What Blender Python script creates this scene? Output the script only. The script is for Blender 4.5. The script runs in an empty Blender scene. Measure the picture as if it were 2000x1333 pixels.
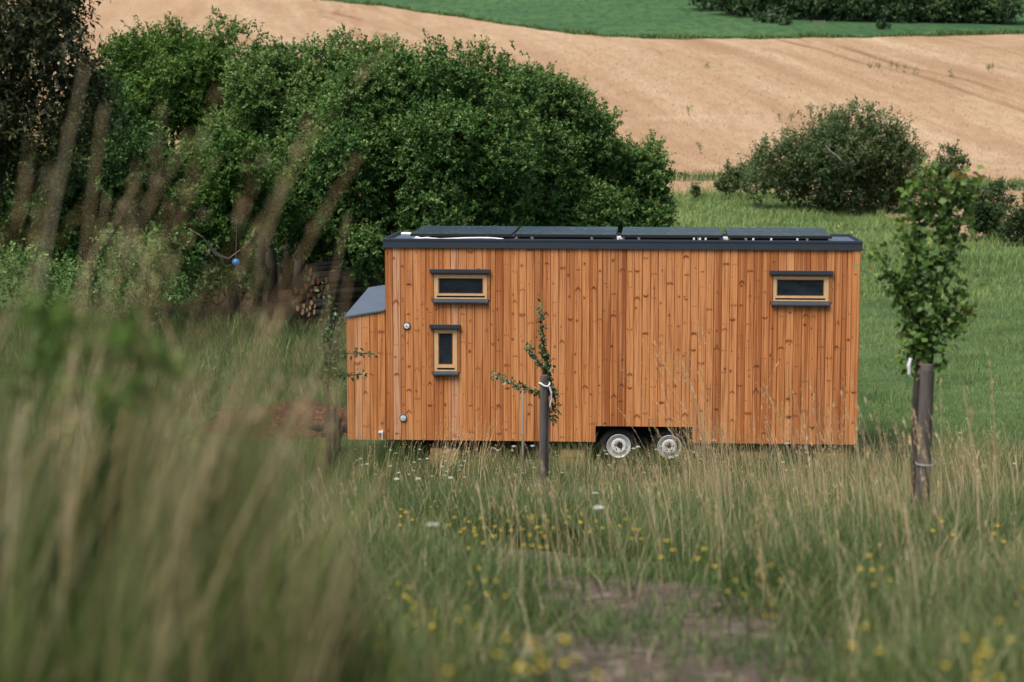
import bpy, math, random
import numpy as np
from mathutils import Vector, Matrix
random.seed(7)
R = np.random.default_rng(11)
sc = bpy.context.scene
COL = sc.collection
PI = math.pi

# ------------------------------------------------------------------ camera
CAMZ, PITCH, F = 7.35, 0.1387, 4722.0          # F: focal length in photo pixels (2000 wide, 85 mm on 36 mm)
cd = bpy.data.cameras.new('camera'); cam = bpy.data.objects.new('camera', cd); COL.objects.link(cam)
cam.location = (0, 0, CAMZ); cam.rotation_euler = (PI/2 - PITCH, 0, 0)
cd.lens = 85; cd.sensor_width = 36; cd.clip_start = 0.05; cd.clip_end = 3000
cd.dof.use_dof = True; cd.dof.focus_distance = 37.5; cd.dof.aperture_fstop = 2.3
sc.camera = cam

def ray(px, py):
    a = (px - 1000)/F; b = (666.5 - py)/F
    c, s = math.cos(PITCH), math.sin(PITCH)
    return Vector((a, c + b*s, b*c - s))
def at(px, py, Y):                              # point seen at that pixel, Y metres out
    d = ray(px, py); t = Y/d.y
    return Vector((d.x*t, Y, CAMZ + d.z*t))

# ------------------------------------------------------------------ terrain
def sstep(a, b, x):
    t = np.clip((x - a)/(b - a), 0, 1); return t*t*(3 - 2*t)
def ground(x, y):
    x = np.asarray(x, float); y = np.asarray(y, float)
    t = np.maximum(0, 36.0 - y)
    z = np.where(y > 30, 0, 0.183*(35.0 - y))
    z = np.where((y > 32) & (y < 38), 0.183*(38 - y)**2/12.0, np.where(y <= 32, 0.183*(35.0 - y), 0))
    z = np.where(y < 5, 0.183*30 + 0.05*(5 - y), z)
    und = 0.05*np.sin(x*0.9 + 1.3)*np.sin(y*0.55) + 0.03*np.sin(x*2.1 + y*1.3)
    z = z + und*sstep(3, 8, y)*(1 - sstep(34, 37, y))
    z = z + 0.10*np.sin(x*0.21 + 0.7)*np.sin(y*0.17)*sstep(46, 56, y)*(1 - sstep(80, 92, y))
    z = z + 0.45*(1 - sstep(-1.3, 0.1, x))*sstep(1.2, 3.0, y)*(1 - sstep(6.5, 11.0, y))
    h = np.maximum(0, y - 101)
    hill = 0.046*h*sstep(0, 40, h) + 0.00002*h*h
    hill = hill + 0.9*np.sin(x*0.035 + 0.6)*sstep(10, 90, h)
    hill = hill + np.where(y > 320, 0.05*(y - 320), 0)
    return z + hill
def gz(x, y): return float(ground(x, y))
def at_ground(px, py, tmax=600):
    d = ray(px, py); d = d/d.y
    t0, t = 1.5, 1.5
    while t < tmax:
        p = Vector((0, 0, CAMZ)) + d*t
        if p.z < gz(p.x, p.y):
            lo, hi = t0, t
            for _ in range(30):
                m = (lo + hi)/2; q = Vector((0, 0, CAMZ)) + d*m
                if q.z < gz(q.x, q.y): hi = m
                else: lo = m
            q = Vector((0, 0, CAMZ)) + d*hi
            return q
        t0 = t; t *= 1.01
    q = Vector((0, 0, CAMZ)) + d*tmax
    return q

# ------------------------------------------------------------------ object helpers
def tag(o, label=None, cat=None, group=None, kind=None):
    if label: o['label'] = label
    if cat: o['category'] = cat
    if group: o['group'] = group
    if kind: o['kind'] = kind
    return o
def empty(name, loc, label, cat, group=None, rz=0):
    o = bpy.data.objects.new(name, None); COL.objects.link(o); o.empty_display_size = 0.2
    o.location = loc; o.rotation_euler = (0, 0, rz)
    return tag(o, label, cat, group)
def link(name, me, parent=None):
    o = bpy.data.objects.new(name, me); COL.objects.link(o)
    if parent is not None: o.parent = parent
    return o
def mesh_np(name, verts, loops, sizes, mats, attrs=None, smooth=False, mat_idx=None):
    """verts (n,3); loops flat vertex index array; sizes per-face; attrs name -> per-face float array"""
    me = bpy.data.meshes.new(name)
    verts = np.asarray(verts, np.float32).reshape(-1, 3); loops = np.asarray(loops, np.int32).ravel(); sizes = np.asarray(sizes, np.int32)
    me.vertices.add(len(verts)); me.vertices.foreach_set('co', verts.ravel())
    me.loops.add(len(loops)); me.loops.foreach_set('vertex_index', loops)
    me.polygons.add(len(sizes))
    st = np.zeros(len(sizes), np.int32); st[1:] = np.cumsum(sizes)[:-1]
    me.polygons.foreach_set('loop_start', st); me.polygons.foreach_set('loop_total', sizes)
    me.polygons.foreach_set('use_smooth', np.full(len(sizes), bool(smooth)))
    for m in (mats if isinstance(mats, (list, tuple)) else [mats]): me.materials.append(m)
    if mat_idx is not None: me.polygons.foreach_set('material_index', np.asarray(mat_idx, np.int32))
    me.update(calc_edges=True)
    for k, v in (attrs or {}).items():
        a = me.attributes.new(k, 'FLOAT', 'FACE'); a.data.foreach_set('value', np.asarray(v, np.float32))
    return me
class MB:
    """collects shapes for ONE mesh"""
    def __init__(s): s.v = []; s.f = []; s.a = []; s.m = []; s.mi = 0; s.bu = []; s.sm = False
    def add(s, vs, fs, t=0.0):
        o = len(s.v); s.v += [tuple(p) for p in vs]
        for f in fs: s.f.append([i + o for i in f]); s.a.append(t); s.m.append(s.mi)
    def box(s, a, b, t=0.0):
        x0, y0, z0 = a; x1, y1, z1 = b
        s.add([(x0,y0,z0),(x1,y0,z0),(x1,y1,z0),(x0,y1,z0),(x0,y0,z1),(x1,y0,z1),(x1,y1,z1),(x0,y1,z1)],
              [(0,3,2,1),(4,5,6,7),(0,1,5,4),(1,2,6,5),(2,3,7,6),(3,0,4,7)], t)
    def hexa(s, p, t=0.0):
        s.add(p, [(0,3,2,1),(4,5,6,7),(0,1,5,4),(1,2,6,5),(2,3,7,6),(3,0,4,7)], t)
    def tube(s, pts, rad, n=8, cap=True, t=0.0, wob=0.0):
        pts = [Vector(p) for p in pts]; o = len(s.v); k = len(pts)
        for i, p in enumerate(pts):
            d = (pts[min(i+1, k-1)] - pts[max(i-1, 0)]).normalized()
            u = d.cross(Vector((0.31, 0.95, 0.05))); u = u.normalized() if u.length > 1e-4 else Vector((1, 0, 0)); w = d.cross(u)
            r = rad[i] if isinstance(rad, (list, tuple)) else rad
            for j in range(n):
                q = 2*PI*j/n; rr = r*(1 + wob*math.sin(3*q + i*1.7 + o))
                s.v.append(tuple(p + u*(math.cos(q)*rr) + w*(math.sin(q)*rr)))
        for i in range(k-1):
            for j in range(n):
                a = o + i*n + j; b = o + i*n + (j+1) % n
                s.f.append([a, b, b + n, a + n]); s.a.append(t); s.m.append(s.mi)
        if cap:
            s.f.append([o + j for j in range(n)][::-1]); s.a.append(t); s.m.append(s.mi)
            s.f.append([o + (k-1)*n + j for j in range(n)]); s.a.append(t); s.m.append(s.mi)
    def lathe(s, prof, c, axis='y', n=32, t=0.0):
        """prof: list of (radius, offset along axis)"""
        o = len(s.v); c = Vector(c)
        for r, h in prof:
            for j in range(n):
                q = 2*PI*j/n; a, b = math.cos(q)*r, math.sin(q)*r
                s.v.append(tuple(c + (Vector((a, h, b)) if axis == 'y' else Vector((a, b, h)))))
        for i in range(len(prof)-1):
            for j in range(n):
                a = o + i*n + j; b = o + i*n + (j+1) % n
                f = [a, b, b+n, a+n]
                s.f.append(f if axis == 'y' else f); s.a.append(t); s.m.append(s.mi)
    def me(s, name, mats, smooth=False):
        loops = [i for f in s.f for i in f]
        return mesh_np(name, s.v, loops, [len(f) for f in s.f], mats, {'tint': s.a}, smooth, s.m)
    def build(s, name, mats, parent=None, smooth=False, bevel=0, recalc=False):
        me = s.me(name, mats, smooth)
        o = link(name, me, parent)
        if bevel:
            m = o.modifiers.new('b', 'BEVEL'); m.width = bevel; m.segments = 2; m.limit_method = 'ANGLE'
        return o

# ------------------------------------------------------------------ node helpers
def newmat(name):
    m = bpy.data.materials.new(name); m.use_nodes = True; nt = m.node_tree
    return m, nt, nt.nodes['Principled BSDF']
def nd(nt, typ, **kw):
    n = nt.nodes.new(typ)
    for k, v in kw.items(): setattr(n, k, v)
    return n
def put(nt, sock, v):
    if hasattr(v, 'links') or isinstance(v, bpy.types.NodeSocket): nt.links.new(v, sock)
    else: sock.default_value = v
def mth(nt, op, a, b=None, c=None, clamp=False):
    n = nd(nt, 'ShaderNodeMath', operation=op, use_clamp=clamp); put(nt, n.inputs[0], a)
    if b is not None: put(nt, n.inputs[1], b)
    if c is not None: put(nt, n.inputs[2], c)
    return n.outputs[0]
def mixc(nt, f, a, b, mode='MIX'):
    n = nd(nt, 'ShaderNodeMix', data_type='RGBA', blend_type=mode)
    put(nt, n.inputs[0], f)
    for s, v in ((n.inputs[6], a), (n.inputs[7], b)):
        put(nt, s, (*v, 1) if isinstance(v, tuple) and len(v) == 3 else v)
    return n.outputs[2]
def ramp(nt, f, stops, interp='LINEAR'):
    n = nd(nt, 'ShaderNodeValToRGB'); e = n.color_ramp.elements; n.color_ramp.interpolation = interp
    while len(e) < len(stops): e.new(0.5)
    for i, (p, c) in enumerate(stops):
        e[i].position = p; e[i].color = (*c, 1) if len(c) == 3 else c
    put(nt, n.inputs[0], f); return n.outputs[0]
def noi(nt, vec, scale, detail=4, rough=0.55, dist=0.0):
    n = nd(nt, 'ShaderNodeTexNoise'); put(nt, n.inputs['Vector'], vec)
    n.inputs['Scale'].default_value = scale; n.inputs['Detail'].default_value = detail
    n.inputs['Roughness'].default_value = rough; n.inputs['Distortion'].default_value = dist
    return n.outputs['Fac']
def objco(nt): return nd(nt, 'ShaderNodeTexCoord').outputs['Object']
def mapv(nt, vec, scale=(1,1,1), rot=(0,0,0), loc=(0,0,0)):
    n = nd(nt, 'ShaderNodeMapping'); put(nt, n.inputs[0], vec)
    n.inputs['Scale'].default_value = scale; n.inputs['Rotation'].default_value = rot; n.inputs['Location'].default_value = loc
    return n.outputs[0]
def attr(nt, name): return nd(nt, 'ShaderNodeAttribute', attribute_name=name).outputs['Fac']
def sep(nt, vec):
    n = nd(nt, 'ShaderNodeSeparateXYZ'); put(nt, n.inputs[0], vec); return n.outputs
def comb(nt, x, y, z):
    n = nd(nt, 'ShaderNodeCombineXYZ'); put(nt, n.inputs[0], x); put(nt, n.inputs[1], y); put(nt, n.inputs[2], z); return n.outputs[0]
def bump(nt, bsdf, h, strength=0.5, dist=0.02):
    n = nd(nt, 'ShaderNodeBump'); n.inputs['Strength'].default_value = strength; n.inputs['Distance'].default_value = dist
    put(nt, n.inputs['Height'], h); nt.links.new(n.outputs[0], bsdf.inputs['Normal'])
def simple(name, col, rough=0.6, metal=0.0, var=0.12, scale=6.0, spec=0.5):
    m, nt, b = newmat(name)
    n = noi(nt, objco(nt), scale, 5)
    c0 = tuple(c*(1-var) for c in col); c1 = tuple(min(1, c*(1+var)) for c in col)
    nt.links.new(ramp(nt, n, [(0.3, c0), (0.7, c1)]), b.inputs['Base Color'])
    b.inputs['Roughness'].default_value = rough; b.inputs['Metallic'].default_value = metal
    b.inputs['Specular IOR Level'].default_value = spec
    return m
def leafmat(name, stops, rough=0.5, trans=0.3, spec=0.35):
    m, nt, b = newmat(name)
    c = ramp(nt, attr(nt, 'tint'), stops)
    nt.links.new(c, b.inputs['Base Color']); b.inputs['Roughness'].default_value = rough; b.inputs['Specular IOR Level'].default_value = spec
    t = nd(nt, 'ShaderNodeBsdfTranslucent')
    nt.links.new(mixc(nt, 1.0, c, (0.95, 1.0, 0.55), 'MULTIPLY'), t.inputs[0])
    mx = nd(nt, 'ShaderNodeMixShader'); mx.inputs[0].default_value = trans
    nt.links.new(b.outputs[0], mx.inputs[1]); nt.links.new(t.outputs[0], mx.inputs[2])
    nt.links.new(mx.outputs[0], nt.nodes['Material Output'].inputs[0])
    return m

# ------------------------------------------------------------------ materials
def wood_cladding(name):
    m, nt, b = newmat(name)
    board = attr(nt, 'board'); bu = attr(nt, 'bu'); tint = attr(nt, 'tint')
    z = sep(nt, objco(nt))[2]
    u = mth(nt, 'MULTIPLY', mth(nt, 'SUBTRACT', bu, 0.5), 0.118)
    off = mth(nt, 'MULTIPLY', board, 37.0)
    # grain
    gv = comb(nt, mth(nt, 'ADD', mth(nt, 'MULTIPLY', u, 62.0), off), mth(nt, 'MULTIPLY', z, 1.1), off)
    g1 = noi(nt, gv, 1.0, 2, 0.5, 0.4)
    gv2 = comb(nt, mth(nt, 'ADD', mth(nt, 'MULTIPLY', u, 24.0), off), mth(nt, 'MULTIPLY', z, 0.42), off)
    g2 = noi(nt, gv2, 1.0, 3, 0.5, 0.8)
    base = ramp(nt, tint, [(0.0, (0.23, 0.064, 0.016)), (0.35, (0.435, 0.150, 0.040)), (0.65, (0.575, 0.230, 0.074)), (0.90, (0.65, 0.295, 0.115)), (1.0, (0.62, 0.35, 0.21))])
    c = mixc(nt, mth(nt, 'MULTIPLY', ramp(nt, g1, [(0.44, (0,0,0)), (0.66, (1,1,1))]), 0.8), base, (0.24, 0.068, 0.017))
    c = mixc(nt, mth(nt, 'MULTIPLY', ramp(nt, g2, [(0.46, (0,0,0)), (0.66, (1,1,1))]), 0.6), c, (0.73, 0.345, 0.145))
    # dark resin streaks
    gv3 = comb(nt, mth(nt, 'ADD', mth(nt, 'MULTIPLY', u, 90.0), mth(nt, 'MULTIPLY', board, 91.0)), mth(nt, 'MULTIPLY', z, 1.1), off)
    g3 = noi(nt, gv3, 1.0, 4, 0.65, 0.2)
    c = mixc(nt, ramp(nt, g3, [(0.64, (0,0,0)), (0.74, (0.85,0.85,0.85))]), c, (0.12, 0.032, 0.010))
    def knots(spacing, prob, seed, pair, a, bb):
        zz = mth(nt, 'ADD', mth(nt, 'DIVIDE', z, mth(nt, 'ADD', spacing, mth(nt, 'MULTIPLY', board, 0.12))), mth(nt, 'MULTIPLY', board, 53.0 + seed))
        cell = mth(nt, 'FLOOR', zz); fr = mth(nt, 'FRACT', zz)
        wn = nd(nt, 'ShaderNodeTexWhiteNoise', noise_dimensions='2D')
        nt.links.new(comb(nt, cell, mth(nt, 'ADD', off, seed), 0.0), wn.inputs[0])
        r = sep(nt, wn.outputs['Color'])
        dv = mth(nt, 'MULTIPLY', mth(nt, 'SUBTRACT', mth(nt, 'SUBTRACT', fr, 0.5), mth(nt, 'MULTIPLY', mth(nt, 'SUBTRACT', r[0], 0.5), 0.6)), spacing)
        cx = mth(nt, 'MULTIPLY', mth(nt, 'SUBTRACT', r[1], 0.5), 0.03 if pair else 0.085)
        du = mth(nt, 'SUBTRACT', u, cx)
        if pair:
            du = mth(nt, 'SUBTRACT', mth(nt, 'ABSOLUTE', du), mth(nt, 'ADD', 0.011, mth(nt, 'MULTIPLY', r[2], 0.016)))
            dv = mth(nt, 'ADD', dv, mth(nt, 'MULTIPLY', du, mth(nt, 'SUBTRACT', mth(nt, 'MULTIPLY', mth(nt, 'FRACT', mth(nt, 'MULTIPLY', r[0], 7.3)), 1.9), 0.6)))
        wob = mth(nt, 'MULTIPLY', mth(nt, 'SUBTRACT', noi(nt, comb(nt, mth(nt, 'MULTIPLY', u, 60.0), mth(nt, 'MULTIPLY', z, 60.0), off), 1.0, 2), 0.5), 1.5)
        sz = mth(nt, 'ADD', 0.34, mth(nt, 'MULTIPLY', mth(nt, 'POWER', mth(nt, 'FRACT', mth(nt, 'MULTIPLY', r[2], 5.7)), 1.6), 1.0))
        e = mth(nt, 'SQRT', mth(nt, 'ADD', mth(nt, 'POWER', mth(nt, 'ABSOLUTE', mth(nt, 'DIVIDE', du, mth(nt, 'MULTIPLY', sz, a))), 2.0), mth(nt, 'POWER', mth(nt, 'ABSOLUTE', mth(nt, 'DIVIDE', dv, mth(nt, 'MULTIPLY', sz, bb))), 2.0)))
        e = mth(nt, 'ADD', e, wob)
        on = mth(nt, 'LESS_THAN', r[1], prob)
        core = mth(nt, 'MULTIPLY', on, ramp(nt, e, [(0.75, (1,1,1)), (1.0, (0,0,0))]))
        halo = mth(nt, 'MULTIPLY', on, ramp(nt, mth(nt, 'MULTIPLY', e, 0.4), [(0.4, (1,1,1)), (0.95, (0,0,0))]))
        return core, halo, r[2]
    for args in ((0.37, 0.62, 3.1, True, 0.023, 0.0135), (0.41, 0.60, 8.7, False, 0.0155, 0.0155)):
        core, halo, rr = knots(*args)
        c = mixc(nt, mth(nt, 'MULTIPLY', halo, 0.45), c, (0.30, 0.092, 0.024))
        c = mixc(nt, mth(nt, 'MULTIPLY', core, 0.85), c, ramp(nt, rr, [(0.2, (0.030, 0.010, 0.005)), (0.6, (0.10, 0.028, 0.010)), (0.95, (0.20, 0.058, 0.017))]))
    # weather: a little dulling in soft patches
    c = mixc(nt, mth(nt, 'MULTIPLY', noi(nt, objco(nt), 1.3, 3), 0.15), c, (0.36, 0.145, 0.05))
    nt.links.new(c, b.inputs['Base Color']); b.inputs['Roughness'].default_value = 0.62; b.inputs['Specular IOR Level'].default_value = 0.3
    bump(nt, b, g1, 0.12, 0.004)
    return m
M = {}
M['wood'] = wood_cladding('larch_cladding')
M['pale_wood'] = simple('pale_window_wood', (0.62, 0.42, 0.225), 0.45, var=0.10, scale=14)
M['trim_wood'] = simple('casing_wood', (0.36, 0.12, 0.03), 0.6, var=0.25, scale=9)
M['anthracite'] = simple('anthracite_sheet_metal', (0.030, 0.042, 0.058), 0.42, 0.0, var=0.10, scale=3)
M['roof_sheet'] = simple('blue_grey_roof_membrane', (0.085, 0.115, 0.155), 0.55, var=0.10, scale=5)
M['black'] = simple('black_underside', (0.008, 0.008, 0.009), 0.8)
M['rubber'] = simple('tyre_rubber', (0.006, 0.006, 0.0065), 0.9)
M['galv'] = simple('galvanised_wheel_steel', (0.66, 0.67, 0.68), 0.42, 0.30, var=0.14, scale=18)
M['rimwhite'] = simple('silver_wheel_paint', (0.70, 0.69, 0.67), 0.5, 0.0, var=0.08, scale=15)
M['white'] = simple('white_plastic', (0.75, 0.76, 0.78), 0.45, var=0.06)
M['alu'] = simple('aluminium', (0.62, 0.63, 0.65), 0.35, 0.7, var=0.08)
M['red'] = simple('dull_red_plastic', (0.35, 0.05, 0.03), 0.5)
M['blue'] = simple('blue_rubber', (0.02, 0.15, 0.36), 0.35)
M['beam'] = simple('fresh_cut_beam', (0.50, 0.30, 0.13), 0.7, var=0.2, scale=10)
M['post'] = None
def panel_mat():
    m, nt, b = newmat('wet_solar_glass')
    co = objco(nt)
    dr = noi(nt, mapv(nt, co, (1.0, 0.45, 1.0)), 26.0, 3, 0.7)
    big = noi(nt, co, 1.6, 2)
    k = mth(nt, 'MULTIPLY', ramp(nt, dr, [(0.52, (0,0,0)), (0.66, (1,1,1))]), ramp(nt, big, [(0.36, (0.15,)*3), (0.6, (1,1,1))]))
    nt.links.new(mixc(nt, mth(nt, 'MULTIPLY', k, 0.55), (0.006, 0.015, 0.022), (0.24, 0.34, 0.40)), b.inputs['Base Color'])
    b.inputs['Roughness'].default_value = 0.27; b.inputs['Specular IOR Level'].default_value = 0.45
    bump(nt, b, dr, 0.15, 0.003)
    return m
M['panel'] = panel_mat()
def glass_mat():
    m, nt, b = newmat('insect_screen_pane')
    co = objco(nt)
    n = noi(nt, mapv(nt, co, (1.0, 1.0, 3.0)), 3.0, 3)
    nt.links.new(ramp(nt, n, [(0.3, (0.010, 0.016, 0.022)), (0.7, (0.026, 0.038, 0.050))]), b.inputs['Base Color'])
    b.inputs['Roughness'].default_value = 0.07; b.inputs['Specular IOR Level'].default_value = 0.5
    return m
M['pane'] = glass_mat()
def bark_mat(name, c0, c1, c2, sc_=1.0):
    m, nt, b = newmat(name)
    co = objco(nt)
    n = noi(nt, mapv(nt, co, (14*sc_, 14*sc_, 2.2*sc_)), 1.0, 6, 0.65, 0.3)
    n2 = noi(nt, co, 2.3*sc_, 4)
    c = ramp(nt, n, [(0.35, c0), (0.62, c1)])
    c = mixc(nt, mth(nt, 'MULTIPLY', ramp(nt, n2, [(0.45, (0,0,0)), (0.65, (1,1,1))]), 0.6), c, c2)
    nt.links.new(c, b.inputs['Base Color']); b.inputs['Roughness'].default_value = 0.85
    bump(nt, b, n, 0.5, 0.02)
    return m
M['bark'] = bark_mat('mossy_bark', (0.022, 0.017, 0.012), (0.075, 0.062, 0.042), (0.062, 0.066, 0.022))
M['bark_dark'] = bark_mat('dark_bark', (0.014, 0.011, 0.009), (0.045, 0.035, 0.028), (0.034, 0.034, 0.022))
M['bark_grey'] = bark_mat('grey_twig_bark', (0.10, 0.085, 0.07), (0.26, 0.23, 0.20), (0.16, 0.15, 0.10))
M['post'] = bark_mat('weathered_post_wood', (0.036, 0.029, 0.025), (0.125, 0.105, 0.092), (0.095, 0.083, 0.080), 1.3)
M['post_dark'] = bark_mat('dark_damp_wood', (0.014, 0.012, 0.012), (0.045, 0.040, 0.040), (0.03, 0.03, 0.028))
def log_end():
    m, nt, b = newmat('sawn_log_end')
    t = attr(nt, 'tint')
    n = noi(nt, objco(nt), 30, 3)
    c = ramp(nt, t, [(0.0, (0.32, 0.12, 0.05)), (0.6, (0.56, 0.25, 0.11)), (1.0, (0.70, 0.46, 0.23))])
    nt.links.new(mixc(nt, mth(nt, 'MULTIPLY', n, 0.4), c, (0.2, 0.08, 0.04)), b.inputs['Base Color']); b.inputs['Roughness'].default_value = 0.8
    return m
M['log_end'] = log_end()
G = lambda *c: c
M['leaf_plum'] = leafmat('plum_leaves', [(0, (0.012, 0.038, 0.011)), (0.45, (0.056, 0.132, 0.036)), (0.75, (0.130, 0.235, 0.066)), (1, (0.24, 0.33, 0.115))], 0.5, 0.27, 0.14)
M['leaf_bright'] = leafmat('bright_plum_leaves', [(0, (0.018, 0.052, 0.012)), (0.5, (0.076, 0.165, 0.036)), (1, (0.18, 0.28, 0.070))], 0.5, 0.32, 0.14)
M['leaf_dark'] = leafmat('dark_tree_leaves', [(0, (0.010, 0.018, 0.009)), (0.6, (0.032, 0.048, 0.020)), (1, (0.095, 0.110, 0.042))], 0.5, 0.18, 0.2)
M['leaf_bush'] = leafmat('willow_bush_leaves', [(0, (0.020, 0.040, 0.015)), (0.5, (0.075, 0.120, 0.046)), (1, (0.19, 0.245, 0.105))], 0.5, 0.25, 0.18)
M['leaf_far'] = leafmat('far_wood_leaves', [(0, (0.014, 0.038, 0.018)), (0.5, (0.050, 0.100, 0.042)), (1, (0.13, 0.195, 0.075))], 0.6, 0.2, 0.2)
M['leaf_lime'] = leafmat('young_lime_leaves', [(0, (0.024, 0.062, 0.014)), (0.55, (0.085, 0.170, 0.034)), (0.92, (0.21, 0.32, 0.075)), (1, (0.24, 0.17, 0.06))], 0.45, 0.35, 0.4)
M['leaf_pear'] = leafmat('pear_leaves', [(0, (0.020, 0.050, 0.016)), (0.6, (0.055, 0.115, 0.035)), (1, (0.20, 0.26, 0.13))], 0.4, 0.25, 0.5)
M['fruit'] = simple('ripe_plum_skin', (0.42, 0.07, 0.02), 0.35, var=0.3, scale=4)
GREEN = [(0, (0.014, 0.036, 0.010)), (0.35, (0.054, 0.106, 0.027)), (0.66, (0.155, 0.215, 0.070)), (0.82, (0.30, 0.27, 0.14)), (1, (0.66, 0.55, 0.35))]
M['grass'] = leafmat('meadow_grass_blades', GREEN, 0.55, 0.3, 0.25)
M['grass_back'] = leafmat('pasture_grass_blades', [(0, (0.062, 0.108, 0.034)), (0.5, (0.205, 0.290, 0.095)), (1, (0.37, 0.42, 0.17))], 0.6, 0.3, 0.2)
M['grass_front'] = leafmat('tall_bank_grass_blades', [(0, (0.012, 0.030, 0.007)), (0.4, (0.062, 0.108, 0.022)), (0.68, (0.185, 0.225, 0.058)), (0.85, (0.21, 0.20, 0.10)), (1, (0.36, 0.28, 0.17))], 0.55, 0.3, 0.2)
M['straw'] = leafmat('dry_straw', [(0, (0.38, 0.26, 0.14)), (0.5, (0.64, 0.48, 0.28)), (1, (0.80, 0.66, 0.45))], 0.6, 0.25, 0.2)
M['panicle'] = leafmat('brown_seed_heads', [(0, (0.30, 0.18, 0.085)), (0.5, (0.50, 0.38, 0.22)), (1, (0.70, 0.62, 0.47))], 0.6, 0.3, 0.2)
M['wheat_ears'] = leafmat('ripe_wheat_ears', [(0, (0.40, 0.265, 0.165)), (1, (0.58, 0.43, 0.29))], 0.7, 0.3, 0.1)
M['yellow'] = simple('yellow_petals', (0.72, 0.50, 0.02), 0.5, var=0.15)
M['umbel'] = simple('white_umbel_florets', (0.66, 0.68, 0.60), 0.6, var=0.1)
M['pink'] = simple('pink_petals', (0.45, 0.16, 0.26), 0.5)
M['stem'] = simple('green_flower_stem', (0.06, 0.10, 0.03), 0.6)

def meadow_mat():
    m, nt, b = newmat('meadow_soil_and_turf')
    co = objco(nt); xyz = sep(nt, co)
    n = noi(nt, co, 0.8, 6, 0.6); f = noi(nt, co, 11.0, 5, 0.7)
    c = ramp(nt, n, [(0.3, (0.060, 0.105, 0.040)), (0.55, (0.10, 0.165, 0.062)), (0.75, (0.15, 0.21, 0.088))])
    c = mixc(nt, ramp(nt, f, [(0.35, (0.55,)*3), (0.6, (0,0,0))]), c, (0.026, 0.048, 0.016))
    # near slope: dark thatch under the long grass
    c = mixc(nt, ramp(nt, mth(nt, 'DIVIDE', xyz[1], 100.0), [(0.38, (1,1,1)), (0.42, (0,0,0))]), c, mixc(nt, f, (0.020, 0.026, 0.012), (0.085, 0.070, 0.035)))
    # bare leaf-littered soil below the plum trees, darkened to paint in canopy shade
    dx = mth(nt, 'DIVIDE', mth(nt, 'ADD', xyz[0], 4.6), 4.4); dy = mth(nt, 'DIVIDE', mth(nt, 'SUBTRACT', xyz[1], 58.5), 5.0)
    r2 = mth(nt, 'ADD', mth(nt, 'MULTIPLY', dx, dx), mth(nt, 'MULTIPLY', dy, dy))
    k = ramp(nt, mth(nt, 'ADD', r2, mth(nt, 'MULTIPLY', mth(nt, 'SUBTRACT', n, 0.5), 1.6)), [(0.75, (1,1,1)), (1.0, (0,0,0))])
    c = mixc(nt, k, c, mixc(nt, f, (0.014, 0.009, 0.006), (0.065, 0.034, 0.020)))
    nt.links.new(c, b.inputs['Base Color']); b.inputs['Roughness'].default_value = 0.95; b.inputs['Specular IOR Level'].default_value = 0.1
    bump(nt, b, f, 0.8, 0.08)
    return m
def wheat_mat():
    m, nt, b = newmat('ripe_wheat_crop')
    co = objco(nt); xyz = sep(nt, co)
    qa, qb = at_ground(1640, 95), at_ground(1990, 205)
    rot = mapv(nt, co, (1, 1, 0), (0, 0, -math.atan2(qb.y - qa.y, qb.x - qa.x)))
    streak = noi(nt, mapv(nt, rot, (0.014, 0.22, 0)), 1.0, 7, 0.66, 0.4)
    big = noi(nt, mapv(nt, co, (0.018, 0.012, 0)), 1.0, 4, 0.55, 0.6)
    flat = noi(nt, mapv(nt, co, (0.03, 0.12, 0)), 1.0, 6, 0.65, 0.8)
    fine = noi(nt, mapv(nt, co, (1.6, 0.30, 0)), 1.0, 6, 0.8)
    c = ramp(nt, streak, [(0.36, (0.315, 0.195, 0.110)), (0.5, (0.425, 0.297, 0.178)), (0.64, (0.515, 0.388, 0.255))])
    c = mixc(nt, ramp(nt, big, [(0.40, (0,0,0)), (0.65, (0.6,)*3)]), c, (0.42, 0.262, 0.155))
    c = mixc(nt, ramp(nt, flat, [(0.56, (0,0,0)), (0.74, (0.6,)*3)]), c, (0.52, 0.39, 0.275))
    c = mixc(nt, ramp(nt, fine, [(0.38, (0.55,)*3), (0.54, (0,0,0))]), c, (0.31, 0.19, 0.105))
    # tractor tramlines: pairs of thin lines along the drilling direction
    w = sep(nt, rot)[1]
    w = mth(nt, 'ADD', w, mth(nt, 'MULTIPLY', mth(nt, 'SUBTRACT', noi(nt, mapv(nt, rot, (0.02, 0.02, 0)), 1.0, 2), 0.5), 9.0))
    fr = mth(nt, 'MULTIPLY', mth(nt, 'FRACT', mth(nt, 'DIVIDE', w, 31.0)), 31.0)
    d = mth(nt, 'ABSOLUTE', mth(nt, 'SUBTRACT', mth(nt, 'ABSOLUTE', mth(nt, 'SUBTRACT', fr, 15.0)), 0.95))
    br = ramp(nt, noi(nt, mapv(nt, rot, (0.05, 0.5, 0)), 1.0, 3, 0.6), [(0.42, (0,0,0)), (0.6, (1,1,1))])
    line = mth(nt, 'MULTIPLY', mth(nt, 'LESS_THAN', d, 0.34), mth(nt, 'MULTIPLY', br, 0.75))
    c = mixc(nt, line, c, (0.23, 0.125, 0.06))
    nt.links.new(c, b.inputs['Base Color']); b.inputs['Roughness'].default_value = 0.9; b.inputs['Specular IOR Level'].default_value = 0.15
    bump(nt, b, fine, 0.8, 0.25)
    return m
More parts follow.
